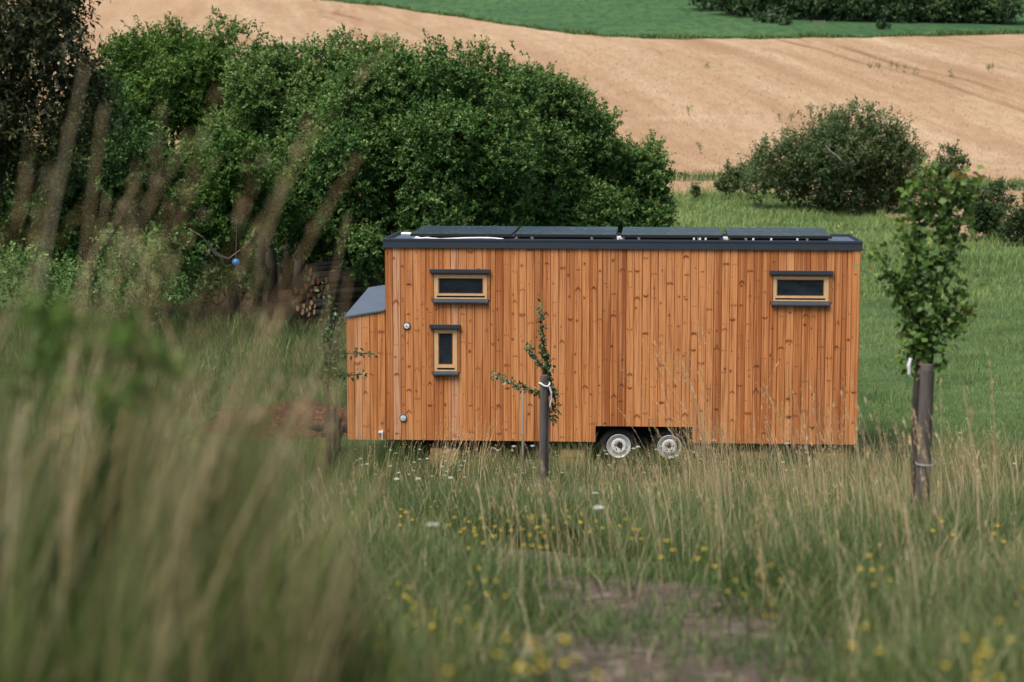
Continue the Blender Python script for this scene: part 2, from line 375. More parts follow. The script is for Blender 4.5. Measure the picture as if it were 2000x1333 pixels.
def pasture_mat():
    m, nt, b = newmat('far_green_pasture')
    co = objco(nt)
    n = noi(nt, mapv(nt, co, (0.05, 0.03, 0)), 1.0, 5, 0.6, 0.5); f = noi(nt, mapv(nt, co, (1.3, 0.22, 0)), 1.0, 6, 0.8)
    s = noi(nt, mapv(nt, co, (0.05, 0.4, 0), (0, 0, 0.3)), 1.0, 4, 0.6)
    c = ramp(nt, n, [(0.3, (0.038, 0.100, 0.042)), (0.7, (0.085, 0.170, 0.062))])
    c = mixc(nt, ramp(nt, s, [(0.5, (0,0,0)), (0.7, (0.5,)*3)]), c, (0.145, 0.205, 0.080))
    c = mixc(nt, ramp(nt, f, [(0.38, (0.85,)*3), (0.56, (0,0,0))]), c, (0.026, 0.070, 0.030))
    nt.links.new(c, b.inputs['Base Color']); b.inputs['Roughness'].default_value = 0.95; b.inputs['Specular IOR Level'].default_value = 0.1
    bump(nt, b, f, 0.8, 0.25)
    return m
def soil_mat(name, c0, c1, c2, s=14.0):
    m, nt, b = newmat(name)
    co = objco(nt)
    f = noi(nt, co, s, 6, 0.7); v = nd(nt, 'ShaderNodeTexVoronoi'); nt.links.new(co, v.inputs['Vector']); v.inputs['Scale'].default_value = s*2.2
    c = ramp(nt, f, [(0.3, c0), (0.6, c1)])
    c = mixc(nt, ramp(nt, sep(nt, v.outputs['Color'])[0], [(0.78, (0,0,0)), (0.9, (0.8,)*3)]), c, c2)
    nt.links.new(c, b.inputs['Base Color']); b.inputs['Roughness'].default_value = 0.95
    bump(nt, b, mth(nt, 'ADD', f, v.outputs['Distance']), 0.9, 0.05)
    return m
M['meadow'] = meadow_mat(); M['wheat'] = wheat_mat(); M['pasture'] = pasture_mat()
M['bark_chips'] = soil_mat('red_bark_chips', (0.020, 0.008, 0.004), (0.085, 0.024, 0.010), (0.19, 0.065, 0.028), 8)
M['path'] = soil_mat('bare_reddish_path_soil', (0.040, 0.029, 0.020), (0.115, 0.078, 0.054), (0.22, 0.175, 0.13), 6)

# ------------------------------------------------------------------ world and sun (soft, overcast)
SUN_EL, SUN_AZ = math.radians(60), math.radians(-140)      # azimuth from +Y, clockwise: behind the camera, to its left
w = bpy.data.worlds.new('World'); sc.world = w; w.use_nodes = True
wn = w.node_tree; bg = wn.nodes['Background']
sky = wn.nodes.new('ShaderNodeTexSky'); sky.sky_type = 'NISHITA'; sky.sun_disc = False
sky.sun_elevation = SUN_EL; sky.sun_rotation = SUN_AZ; sky.air_density = 1.0; sky.dust_density = 4.0; sky.ozone_density = 0.6
wn.links.new(sky.outputs[0], bg.inputs[0]); bg.inputs[1].default_value = 0.095
sd = bpy.data.lights.new('sun', 'SUN'); so = bpy.data.objects.new('sun', sd); COL.objects.link(so)
sd.energy = 2.6; sd.angle = math.radians(34); sd.color = (1.0, 0.94, 0.86)
dirv = Vector((math.sin(SUN_AZ)*math.cos(SUN_EL), math.cos(SUN_AZ)*math.cos(SUN_EL), math.sin(SUN_EL)))
so.rotation_euler = dirv.to_track_quat('Z', 'Y').to_euler()
sc.view_settings.view_transform = 'Standard'; sc.view_settings.look = 'None'; sc.view_settings.exposure = 0.60; sc.view_settings.gamma = 1
sc.cycles.use_denoising = True; sc.cycles.max_bounces = 7; sc.cycles.diffuse_bounces = 4; sc.cycles.transmission_bounces = 4
sc.cycles.sample_clamp_indirect = 4

# ------------------------------------------------------------------ ground strips
XS = np.concatenate([np.linspace(-260, -34, 40), np.linspace(-32, 32, 129), np.linspace(34, 260, 40)])
def curve(pts):
    pts = sorted(pts); X = np.array([p[0] for p in pts]); Y = np.array([p[1] for p in pts])
    return np.interp(XS, X, Y)
def gpts(pix): return [(q.x, q.y) for q in (at_ground(*p) for p in pix)]
B0 = np.full_like(XS, -14.0)
e1 = gpts([(1290, 383), (1400, 377), (1480, 375), (1600, 392), (1700, 412), (1760, 432), (1900, 468), (2000, 472)])
B1 = curve([(-260, 93), (-5, 92.5)] + e1 + [(30, 68), (260, 60)]); B1 = B1 + 0.25*np.sin(XS*1.7) + 0.2*np.sin(XS*4.1)
e2 = gpts([(1200, 355), (1400, 354), (1700, 362), (2000, 374)])
B2 = curve([(-260, e2[0][1])] + e2 + [(260, e2[-1][1] - 3)])
e3 = gpts([(1200, 342), (1400, 342), (1700, 349), (2000, 357)])
B3 = curve([(-260, e3[0][1])] + e3 + [(260, e3[-1][1] - 3)])
e4 = gpts([(620, 0.5), (740, 12), (840, 27), (940, 41), (1060, 60), (1180, 72), (1250, 76), (1400, 77), (1600, 75), (1800, 72), (2000, 66)])
B4 = curve([(-260, e4[0][1] + 260), (e4[0][0] - 20, e4[0][1] + 55)] + e4 + [(e4[-1][0] + 60, e4[-1][1] + 6), (260, e4[-1][1] + 10)])
B4 = B4 + 0.5*np.sin(XS*0.9) + 0.3*np.sin(XS*2.3)
B5 = np.full_like(XS, 900.0)
def strip(name, a, b, n, mat, bias=1.0):
    t = (np.linspace(0, 1, n)**bias)[:, None]
    Y = a[None, :]*(1-t) + b[None, :]*t; X = np.repeat(XS[None, :], n, 0); Z = ground(X, Y)
    V = np.stack([X, Y, Z], -1).reshape(-1, 3); m = len(XS)
    i = (np.arange(n-1)[:, None]*m + np.arange(m-1)[None, :]).ravel()
    L = np.stack([i, i+1, i+m+1, i+m], 1)
    o = link(name, mesh_np(name, V, L, np.full(len(L), 4), mat, smooth=True)); o['kind'] = 'structure'
    return o
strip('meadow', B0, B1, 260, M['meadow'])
strip('wheat_strip', B1, B2, 12, M['wheat'])
strip('grass_verge', B2, B3, 6, M['pasture'])
strip('wheat_field', B3, B4, 90, M['wheat'])
strip('hill_pasture', B4, B5, 60, M['pasture'], 1.4)
b1f = lambda x: np.interp(x, XS, B1)

# bare trodden path across the near slope
pp = gpts([(560, 1065), (760, 1075), (1000, 1085), (1150, 1125), (1260, 1190), (1320, 1270), (1340, 1330)])
pp = [(-6.5, pp[0][1] + 0.8)] + pp + [(.45, 5.0), (.45, 3.0)]
PATH = np.array(pp)
def path_dist(x, y):
    P = np.stack([np.asarray(x), np.asarray(y)], -1); best = np.full(P.shape[:-1], 1e9)
    for i in range(len(PATH)-1):
        a, b = PATH[i], PATH[i+1]; ab = b - a
        t = np.clip(((P - a) @ ab)/(ab @ ab), 0, 1)
        best = np.minimum(best, np.linalg.norm(P - (a + t[..., None]*ab), axis=-1))
    return best
def ribbon(name, mat, half, n=90, k=9, lift=0.012):
    seg = np.r_[0, np.cumsum(np.linalg.norm(np.diff(PATH, axis=0), axis=1))]; s = np.linspace(0, seg[-1], n)
    cx = np.interp(s, seg, PATH[:, 0]); cy = np.interp(s, seg, PATH[:, 1])
    for _ in range(3):
        cx[1:-1] = (cx[:-2] + cx[1:-1]*2 + cx[2:])/4; cy[1:-1] = (cy[:-2] + cy[1:-1]*2 + cy[2:])/4
    tx, ty = np.gradient(cx), np.gradient(cy); l = np.hypot(tx, ty); nx, ny = -ty/l, tx/l
    wl = half*(1 + 0.35*np.sin(s*2.3) + 0.2*np.sin(s*5.1)); wr = half*(1 + 0.35*np.sin(s*1.9 + 2) + 0.2*np.sin(s*6.3))
    u = np.linspace(-1, 1, k)
    off = np.where(u[None] < 0, u[None]*wl[:, None], u[None]*wr[:, None])
    X = cx[:, None] + nx[:, None]*off; Y = cy[:, None] + ny[:, None]*off
    Z = ground(X, Y) + lift - 0.03*(np.abs(u[None]) > 0.99)
    V = np.stack([X, Y, Z], -1).reshape(-1, 3)
    i = (np.arange(n-1)[:, None]*k + np.arange(k-1)[None]).ravel()
    L = np.stack([i, i+k, i+k+1, i+1], 1)
    o = link(name, mesh_np(name, V, L, np.full(len(L), 4), mat, smooth=True)); o['kind'] = 'structure'
ribbon('dirt_path', M['path'], 0.74)

# ------------------------------------------------------------------ the tiny house
HX, HY, YAW = 1.7243, 37.979, 0.0599
ca, sa = math.cos(YAW), math.sin(YAW)
A = Vector((ca, -sa, 0)); Bv = Vector((sa, ca, 0)); HO = Vector((HX, HY, 0))
def wl(px, py, v=0.0):                    # pixel -> (u, z) on the house plane at depth v
    d = ray(px, py); o = Vector((0, 0, CAMZ))
    t = ((HO + Bv*v) - o).dot(Bv)/d.dot(Bv); p = o + d*t
    return (p - HO).dot(A), p.z
def edge_x(px, py, z):                    # u where column px meets height z: just use wl
    return wl(px, py)[0]
house = empty('tiny_house', HO, 'orange wooden house on trailer wheels with four black solar panels on its roof', 'tiny house', rz=-YAW)
UL, UR, ZB, ZT, WD = -3.75, 3.75, 0.42, 3.535, 2.5
DROP = 0.12
# openings (u0,u1,z0,z1)
def rect(x0, y0, x1, y1):
    ym = (y0 + y1)/2; xm = (x0 + x1)/2
    return wl(x0, ym)[0], wl(x1, ym)[0], wl(xm, y1)[1], wl(xm, y0)[1]
WIN = [dict(hood=(839.5, 526, 957.5, 532), frame=(847, 537, 951.5, 584.5), glass=(856, 543.5, 944, 574.5), slit=(853, 578, 947, 581.8), sill=(845.7, 584.5, 954, 592.3)),
       dict(hood=(839.5, 634, 899.8, 640.5), frame=(847.3, 644, 893, 726), glass=(856, 651, 884.7, 713), slit=(854, 718.8, 888.3, 722.8), sill=(846, 726, 895.6, 733.2)),
       dict(hood=(1502.5, 529, 1626.8, 535.3), frame=(1509.5, 540, 1619, 589), glass=(1516.8, 546.3, 1609.7, 579), slit=(1514, 582.8, 1612, 586.3), sill=(1506, 589, 1620.8, 597.6))]
cut = rect(1163, 833.5, 1352, 900)
CUT = (cut[0], cut[1], ZB - 1, cut[3])
opens = [CUT]
for wd in WIN:
    f = rect(*wd['frame']); opens.append(f)
class Boards:
    def __init__(s): s.v = []; s.f = []; s.tint = []; s.board = []; s.vbu = []
    def quad(s, pts, bus, t, bd):
        o = len(s.v); s.v += pts; s.vbu += bus; s.f.append((o, o+1, o+2, o+3)); s.tint.append(t); s.board.append(bd)
    def prism(s, u0, u1, z0, z1a, z1b, v0, v1, t, bd, b0, b1):
        """board between u0..u1, bottom z0, sloping top z1a..z1b, front at v0"""
        c = 0.004
        s.quad([(u0+c, v0, z0), (u1-c, v0, z0), (u1-c, v0, z1b), (u0+c, v0, z1a)], [b0, b1, b1, b0], t, bd)
        s.quad([(u0, v0+0.005, z0), (u0+c, v0, z0), (u0+c, v0, z1a), (u0, v0+0.005, z1a)], [b0]*4, t*0.8, bd)
        s.quad([(u1-c, v0, z0), (u1, v0+0.005, z0), (u1, v0+0.005, z1b), (u1-c, v0, z1b)], [b1]*4, t*0.8, bd)
        s.quad([(u0, v1, z0), (u0, v0+0.005, z0), (u0, v0+0.005, z1a), (u0, v1, z1a)], [b0]*4, t*0.8, bd)
        s.quad([(u1, v0+0.005, z0), (u1, v1, z0), (u1, v1, z1b), (u1, v0+0.005, z1b)], [b1]*4, t*0.8, bd)
        s.quad([(u0, v1, z0), (u1, v1, z0), (u1-c, v0, z0), (u0+c, v0, z0)], [b0, b1, b1, b0], t, bd)
        s.quad([(u0+c, v0, z1a), (u1-c, v0, z1b), (u1, v1, z1b), (u0, v1, z1a)], [b0, b1, b1, b0], t, bd)
    def build(s, name, mat, parent):
        me = mesh_np(name, s.v, np.array(s.f).ravel(), np.full(len(s.f), 4), mat, {'tint': s.tint, 'board': s.board})
        a = me.attributes.new('bu', 'FLOAT', 'POINT'); a.data.foreach_set('value', np.asarray(s.vbu, np.float32))
        return link(name, me, parent)
rb = random.Random(5)
def wall_boards(bd, u0, u1, zb, ztop, openings, v0, v1, tints=None):
    n = max(1, round((u1 - u0)/0.118)); xs = [u0]
    ws = [rb.choice([1, 1, 1, 1.0, 0.96, 0.6, 1.02]) for _ in range(n)]; k = (u1 - u0)/sum(ws)
    for q in ws: xs.append(xs[-1] + q*k)
    for i in range(n):
        a, b = xs[i], xs[i+1]; g = 0.0022
        t = min(1, max(0, rb.gauss(0.54, 0.22))); idv = rb.random()
        mid = (a + b)/2
        if tints:
            for lo, hi, tv in tints:
                if lo <= mid <= hi: t = tv + rb.uniform(-0.05, 0.05)
        cuts = sorted({a + g, b - g} | {c for o in openings for c in o[:2] if a + g < c < b - g})
        for c0, c1 in zip(cuts[:-1], cuts[1:]):
            m = (c0 + c1)/2
            iv = [(zb, None)]
            holes = sorted([(o[2], o[3]) for o in openings if o[0] <= m <= o[1]])
            z = zb; segs = []
            for h0, h1 in holes:
                if h0 > z: segs.append((z, h0))
                z = max(z, h1)
            segs.append((z, None))
            for s0, s1 in segs:
                ta, tb = (ztop(c0), ztop(c1)) if s1 is None else (s1, s1)
                bd.prism(c0, c1, s0, ta, tb, v0, v1, t, idv, (c0-a)/(b-a), (c1-a)/(b-a))
U = lambda px: wl(px, 650)[0]
tints = [(U(1203), U(1219), 0.10), (U(1156), U(1164), 0.3), (U(968), U(985), 0.14), (U(1399), U(1411), 0.12), (U(1418), U(1432), 0.2), (U(753), U(768), 0.22),
         (U(1220), U(1400), 0.74), (U(1432), U(1445), 0.75), (U(1000), U(1040), 0.72), (U(1120), U(1155), 0.7), (U(1655), U(1666), 0.62)]
b_ = Boards()
CB = U(1662)                              # corner board
wall_boards(b_, UL, CB, ZB, lambda u: ZT, opens, 0.0, 0.022, tints)
# rear and end walls
wall_boards(b_, UL, UR, ZB, lambda u: ZT - DROP, [], WD, WD - 0.022)
b_.build('cladding', M['wood'], house)
e_ = Boards(); wall_boards(e_, 0.03, WD - 0.03, ZB, lambda u: ZT - DROP*u/WD, [], 0.0, 0.022)
e_.v = [(UR - v, u, z) for (u, v, z) in e_.v]; eo = e_.build('end_cladding', M['wood'], house)
e_ = Boards(); wall_boards(e_, 0.03, WD - 0.03, ZB, lambda u: ZT - DROP*u/WD, [], 0.0, 0.022)
e_.v = [(UL + v, u, z) for (u, v, z) in e_.v]; eo = e_.build('end_cladding', M['wood'], house)
cb = Boards(); cb.prism(CB, UR + 0.004, ZB, ZT, ZT, -0.014, 0.02, 0.55, 0.37, 0.0, 1.0)
cb.build('corner_board', M['wood'], house)
# dark shell behind the boards
s = MB()
cu0, cu1, cz = CUT[0], CUT[1], CUT[3]
s.hexa([(UL+.024, .024, cz), (UR-.024, .024, cz), (UR-.024, WD-.024, cz), (UL+.024, WD-.024, cz), (UL+.024, .024, ZT-.004), (UR-.024, .024, ZT-.004), (UR-.024, WD-.024, ZT-DROP-.004), (UL+.024, WD-.024, ZT-DROP-.004)])
for a, b in ((UL+.024, cu0), (cu1, UR-.024)): s.box((a, .024, ZB+.01), (b, WD-.024, cz-.001))
s.box((cu0, .50, .12), (cu1, .54, cz-.002))
s.build('shell', M['black'], house)
# trailer chassis
c = MB()
for v in (0.35, WD-0.35-.08): c.box((UL+.1, v, 0.27), (UR-.1, v+.08, ZB+.008))
for u in np.linspace(UL+.15, UR-.2, 9): c.box((u, 0.10, 0.30), (u+.06, WD-.1, ZB+.006))
for u in (wl(1208.5, 872)[0], wl(1307.5, 873.5)[0]): c.box((u-.04, .18, .28), (u+.04, WD-.18, .36))
c.build('chassis', M['black'], house)
# drawbar reaching out past the storage box
d = MB()
AL = wl(677.5, 740)[0]
d.box((AL-.02, 1.0, .34), (AL-.55, 1.08, .44)); d.box((AL-.5, .55, .34), (AL-.2, 1.35, .42))
d.tube([(AL-.55, 1.04, .40), (AL-.66, 1.02, .42), (AL-.78, 1.0, .44)], [.05, .06, .03], 10)
d.tube([(AL-.22, .5, .02), (AL-.22, .5, .62)], .05, 12); d.lathe([(0.0, .62), (.07, .62), (.07, .68), (0, .68)], (AL-.22, .5, 0), 'z', 14)
d.tube([(AL-.22, .46, .66), (AL-.38, .44, .55)], .012, 8)
d.lathe([(0, -.03), (.09, -.03), (.1, 0), (.09, .03), (0, .03)], (AL-.22, .5, .12), 'y', 18)
d.build('drawbar', M['black'], house)

# storage box at the drawbar end
zr = wl(752, 604)[1]; zl = wl(677, 617)[1]; DB = 2.05
rl = wl(723, 562, DB); zrl = rl[1]; url = rl[0]
zrr = zrl + (zr - zl)*0.75
an = Boards()
def ztop(u): return zl + (zr - zl)*(u - AL)/(UL - AL)
an_t = [(wl(676, 740)[0], wl(687, 740)[0], 0.55), (wl(687, 740)[0], wl(712, 740)[0], 0.99)]
wall_boards(an, AL, UL - 0.002, ZB - .004, lambda u: ztop(u) - .02, [], -0.004, 0.02, an_t)
an.build('storage_box_cladding', M['wood'], house)
an2 = Boards(); wall_boards(an2, 0.02, DB, ZB, lambda u: zl + (zrl - zl)*u/DB - .02, [], 0.0, 0.02)
an2.v = [(AL + (url - AL)*u/DB + v, u, z) for (u, v, z) in an2.v]; an2.build('storage_box_cladding', M['wood'], house)
an3 = MB(); an3.hexa([(AL+.024, .024, ZB), (UL-.004, .024, ZB), (UL-.004, DB-.02, ZB), (url+.024, DB-.02, ZB), (AL+.024, .024, zl-.03), (UL-.004, .024, zr-.03), (UL-.004, DB-.02, zrr-.03), (url+.024, DB-.02, zrl-.03)])
an3.build('storage_box_shell', M['black'], house)
ar = MB(); th = .035
P4 = [(AL-.03, -.03, zl), (UL-.003, -.03, zr), (UL-.003, DB+.02, zrr), (url-.03, DB+.02, zrl)]
ar.hexa([(x, y, z-th) for x, y, z in P4] + P4)
ar.build('storage_box_roof', M['roof_sheet'], house, bevel=.006)

# roof deck and edge trim
RZ = 0.126
r = MB()
r.hexa([(UL, .0, ZT+.001), (UR, .0, ZT+.001), (UR, WD, ZT-DROP+.001), (UL, WD, ZT-DROP+.001), (UL, .0, ZT+.075), (UR, .0, ZT+.075), (UR, WD, ZT-DROP+.075), (UL, WD, ZT-DROP+.075)])
r.build('roof_deck', M['roof_sheet'], house)
t = MB(); e = .028
def prof(z0, z1, o):
    t.box((UL-o, -o, z0), (UR+o, -o+e+o*0, z1))
t.box((UL-.03, -.034, ZT-.018), (UR+.03, -.001, ZT+.015))                 # drip lip
t.box((UL-.024, -.026, ZT+.0155), (UR+.024, -.001, ZT+.094))
t.box((UL-.03, -.034, ZT+.0945), (UR+.03, .03, ZT+RZ))                   # cap
for x0, x1 in ((UL-.03, UL-.001), (UR+.001, UR+.03)):
    t.hexa([(x0, .031, ZT-.03), (x1, .031, ZT-.03), (x1, WD+.03, ZT-DROP-.03), (x0, WD+.03, ZT-DROP-.03), (x0, .031, ZT+RZ), (x1, .031, ZT+RZ), (x1, WD+.03, ZT-DROP+RZ), (x0, WD+.03, ZT-DROP+RZ)])
t.box((UL, WD+.001, ZT-DROP-.03), (UR, WD+.03, ZT-DROP+RZ-.01))
t.build('roof_trim', M['anthracite'], house)

# solar panels
PZ0 = ZT + RZ + 0.075; PV0, PV1 = 0.22, 2.28
rows = [(802, 999, 462.5), (1005, 1203, 463), (1213.5, 1411.5, 463), (1422, 1624.5, 463.5)]
rear_z = wl(1100, 442.8, PV1)[1]; front_z = wl(1100, 458.6, PV0)[1]
for x0, x1, y0 in rows:
    u0 = wl(x0, 461, PV0)[0]; u1 = wl(x1, 461, PV0)[0]
    zf = front_z; 
    pm = MB(); seam = PV0 + (PV1 - PV0)*0.5
    zz = lambda v: zf + (rear_z - zf)*(v - PV0)/(PV1 - PV0)
    for v0, v1 in ((PV0, seam - .012), (seam + .012, PV1)):
        pm.hexa([(u0, v0, zz(v0)-.035), (u1, v0, zz(v0)-.035), (u1, v1, zz(v1)-.035), (u0, v1, zz(v1)-.035), (u0, v0, zz(v0)), (u1, v0, zz(v0)), (u1, v1, zz(v1)), (u0, v1, zz(v1))])
    p = pm.build('solar_panel', M['panel'], house, bevel=.004)
    fm = MB()
    for v0, v1 in ((PV0, seam - .012),):
        fm.hexa([(u0-.004, v0-.006, zz(v0)-.04), (u1+.004, v0-.006, zz(v0)-.04), (u1+.004, v0-.001, zz(v0)-.04), (u0-.004, v0-.001, zz(v0)-.04), (u0-.004, v0-.006, zz(v0)+.002), (u1+.004, v0-.006, zz(v0)+.002), (u1+.004, v0-.001, zz(v0)+.002), (u0-.004, v0-.001, zz(v0)+.002)])
    fm.build('frame', M['black'], p)
    for fr in (0.17, 0.76):
        bx = u0 + (u1 - u0)*fr; k = MB()
        zr_ = lambda v: ZT + .076 - DROP*v/WD
        k.box((bx, PV0 - .02, zr_(PV0)), (bx+.014, PV0 + .012, zf-.042)); k.box((bx-.02, PV0-.024, zf-.046), (bx+.014, PV0+.03, zf-.0405)); k.box((bx-.025, PV0-.03, zr_(PV0)-.002), (bx+.03, PV0+.04, zr_(PV0)+.008))
        k.box((bx, PV1 - .05, zr_(PV1)), (bx+.014, PV1 - .02, rear_z-.037))
        k.hexa([(bx-.01, PV0, zz(PV0)-.075), (bx+.025, PV0, zz(PV0)-.075), (bx+.025, PV1-.06, zz(PV1)-.075), (bx-.01, PV1-.06, zz(PV1)-.075), (bx-.01, PV0, zz(PV0)-.0375), (bx+.025, PV0, zz(PV0)-.0375), (bx+.025, PV1-.06, zz(PV1)-.0375), (bx-.01, PV1-.06, zz(PV1)-.0375)])
        k.build('bracket', M['alu'], p)
    # black strip standing in for the dark gap under the front edge
    k = MB(); k.box((u0+.05, PV0+.10, ZT+.074), (u1-.05, PV0+.16, zf-.045)); k.build('gap_strip', M['black'], p)
# white roof cables, tubes and junctions
def cable(pts, r):
    k = MB(); k.tube(pts, r, 8); k.build('roof_cable', M['white'], house)
zr0 = lambda v: ZT + .078 - DROP*v/WD
def rp(px, py, v): u, z = wl(px, py, v); return (u, v, z)
cable([rp(784, 457.5, .9), rp(789, 456.8, .9), rp(803, 457.6, .9)], .026)
cable([(U(806), .16, ZT+.10), (U(830), .12, ZT+.125), (U(860), .14, ZT+.105), (U(905), .12, ZT+.125), (U(935), .13, ZT+.13), (U(960), .15, ZT+.125), (U(982), .14, ZT+.11)], .014)
cable([(U(803), .3, ZT+.09), (U(812), .2, ZT+.13), (U(825), .2, ZT+.10), (U(838), .25, ZT+.12)], .016)
for x in (1206, 1354, 1366, 1377, 1470, 1505, 1556): cable([(U(x), .20, zr0(.2)), (U(x), .20, zr0(.2)+.075)], .017)
for x in (1010, 1208, 1416): k = MB(); k.box((U(x)-.05, .5, zr0(.5)), (U(x)+.05, .62, zr0(.5)+.07)); k.build('junction_box', M['white'], house, bevel=.006)
for x in (1012, 1208, 1415):
    k = MB(); k.tube([(U(x)-.08, .32, zr0(.3)+.03), (U(x), .30, zr0(.3)+.035), (U(x)+.07, .34, zr0(.3)+.02)], .013, 8); k.build('red_cable', M['red'], house)

# windows
for wd in WIN:
    f0, f1, fz0, fz1 = rect(*wd['frame']); g0, g1, gz0, gz1 = rect(*wd['glass']); s0, s1, sz0, sz1 = rect(*wd['slit'])
    h0, h1, hz0, hz1 = rect(*wd['hood']); l0, l1, lz0, lz1 = rect(*wd['sill'])
    k = MB(); v0, v1 = -.006, .06
    k.box((f0+.003, v0, fz0+.003), (f1-.003, v1, sz0)); k.box((f0+.003, v0, sz1), (f1-.003, v1, gz0))
    k.box((f0+.003, v0, gz1), (f1-.003, v1, fz1-.003))
    k.box((f0+.003, v0, gz0+.0005), (g0, v1, gz1-.0005)); k.box((g1, v0, gz0+.0005), (f1-.003, v1, gz1-.0005))
    k.box((f0+.003, v0, sz0+.0005), (s0, v1, sz1-.0005)); k.box((s1, v0, sz0+.0005), (f1-.003, v1, sz1-.0005))
    wo = k.build('window', M['pale_wood'], house)
    k = MB(); k.box((g0-.002, .022, gz0-.002), (g1+.002, .03, gz1+.002)); k.build('pane', M['pane'], wo)
    k = MB()
    k.box((g0, .006, gz0), (g0+.014, .021, gz1)); k.box((g1-.014, .006, gz0), (g1, .021, gz1)); k.box((g0+.0142, .006, gz1-.014), (g1-.0142, .021, gz1)); k.box((g0+.0142, .006, gz0), (g1-.0142, .021, gz0+.010))
    k.build('sash', M['trim_wood'], wo)
    k = MB(); k.box((s0, .02, sz0-.001), (s1, .03, sz1+.001)); k.build('drain_slot', M['black'], wo)
    k = MB(); k.hexa([(l0, -.065, lz0), (l1, -.065, lz0), (l1, .0, lz0), (l0, .0, lz0), (l0, -.065, lz0+.028), (l1, -.065, lz0+.028), (l1, .0, lz1), (l0, .0, lz1)]); k.build('sill', M['anthracite'], wo, bevel=.003)
    k = MB(); k.box((h0, -.06, hz0), (h1, .0, hz1)); k.box((h0, -.066, hz0-.006), (h1, -.0605, hz1+.002)); k.build('hood', M['anthracite'], wo, bevel=.002)
    k = MB(); c1 = .045
    k.box((f0-c1, -.022, fz0-.01), (f0-.004, -.0005, hz0-.001)); k.box((f1+.004, -.022, fz0-.01), (f1+c1, -.0005, hz0-.001)); k.box((f0-.0035, -.022, fz1+.010), (f1+.0035, -.0005, hz0-.001), 0.3)
    k.build('casing', M['trim_wood'], wo, bevel=.003)
# round vents
for px, py in ((794.5, 636.5), (787.5, 816.5)):
    u, z = wl(px, py); k = MB()
    k.lathe([(0, -.022), (.044, -.021), (.046, -.014)], (u, 0, z), 'y', 28); vo = k.build('round_vent', M['white'], house)
    k = MB(); k.lathe([(.046, -.014), (.048, -.023), (.058, -.020), (.061, 0)], (u, 0, z), 'y', 28); k.build('rim', M['anthracite'], vo, smooth=True)
    k = MB(); k.tube([(u-.038, -.028, z), (u+.038, -.028, z)], .003, 6); k.tube([(u, -.0285, z-.038), (u, -.0285, z+.038)], .003, 6); k.build('grille_bar', M['alu'], vo)
# water inlet at the foot of the storage box
u, z = wl(744, 843); k = MB()
k.tube([(u+.03, -.04, z+.03), (u+.028, -.05, z), (u+.025, -.05, z-.13)], .010, 8); k.box((u-.035, -.05, z-.02), (u+.028, -.005, z+.008)); k.build('water_inlet', M['white'], house)
# wheels
def wheel(u, v, z, side):
    k = MB(); s = side
    k.lathe([(.195, s*.02), (.205, 0), (.225, -.006*s), (.27, .006*s), (.295, .04*s), (.302, .09*s), (.295, .14*s), (.27, .175*s), (.2, .18*s)], (u, v, z), 'y', 40)
    wo = k.build('wheel', M['rubber'], house, smooth=True)
    k = MB(); k.lathe([(.196, .015*s), (.190, .004*s), (.180, .006*s), (.172, .018*s), (.166, .045*s), (.158, .05*s), (.146, .055*s), (.125, .075*s)], (u, v, z), 'y', 40); k.build('rim', M['galv'], wo, smooth=True)
    k = MB(); k.lathe([(.128, .07*s), (.120, .022*s), (.108, .012*s), (.085, .014*s), (.060, .024*s), (.034, .026*s), (.033, .05*s)], (u, v, z), 'y', 40); k.build('disc', M['rimwhite'], wo, smooth=True)
    k = MB(); k.lathe([(0, .02*s), (.026, .022*s), (.032, .05*s)], (u, v, z), 'y', 20)
    for i in range(5):
        q = 2*PI*i/5 + .3; k.lathe([(0, .006*s), (.011, .006*s), (.012, .03*s)], (u + .062*math.cos(q), v, z + .062*math.sin(q)), 'y', 8)
    k.build('hub', M['bark_dark'], wo)
for px, py in ((1208.5, 872), (1307.5, 873.8)):
    u, z = wl(px, py, .08); wheel(u, .08, z, 1); wheel(u, WD - .08, z, -1)

# timber blocks the trailer is propped on
for i, (x0, x1, lab) in enumerate(((836, 892, 'pale timber beam under the house below its two stacked small windows'), (1092, 1142, 'short pale timber offcut under the house beside the wheel opening'), (1424, 1500, 'long pale timber beam under the house to the other side of its wheels'), (1590, 1656, 'pale timber block under the corner of the house nearest the leafy young tree'))):
    u0, u1 = wl(x0, 875)[0], wl(x1, 875)[0]; p = HO + A*((u0+u1)/2) + Bv*.22
    o = MB(); L = (u1-u0)/2
    o.box((-L, -.1, -.03), (L, .1, .14)); o.box((-L*.9, -.11, .1425), (L*1.02, .10, .262))
    bo = o.build('timber_block', M['beam'], None, bevel=.006); bo.location = (p.x, p.y, 0); bo.rotation_euler = (0, 0, -YAW)
    tag(bo, lab, 'timber block', 'timber blocks propping the house')
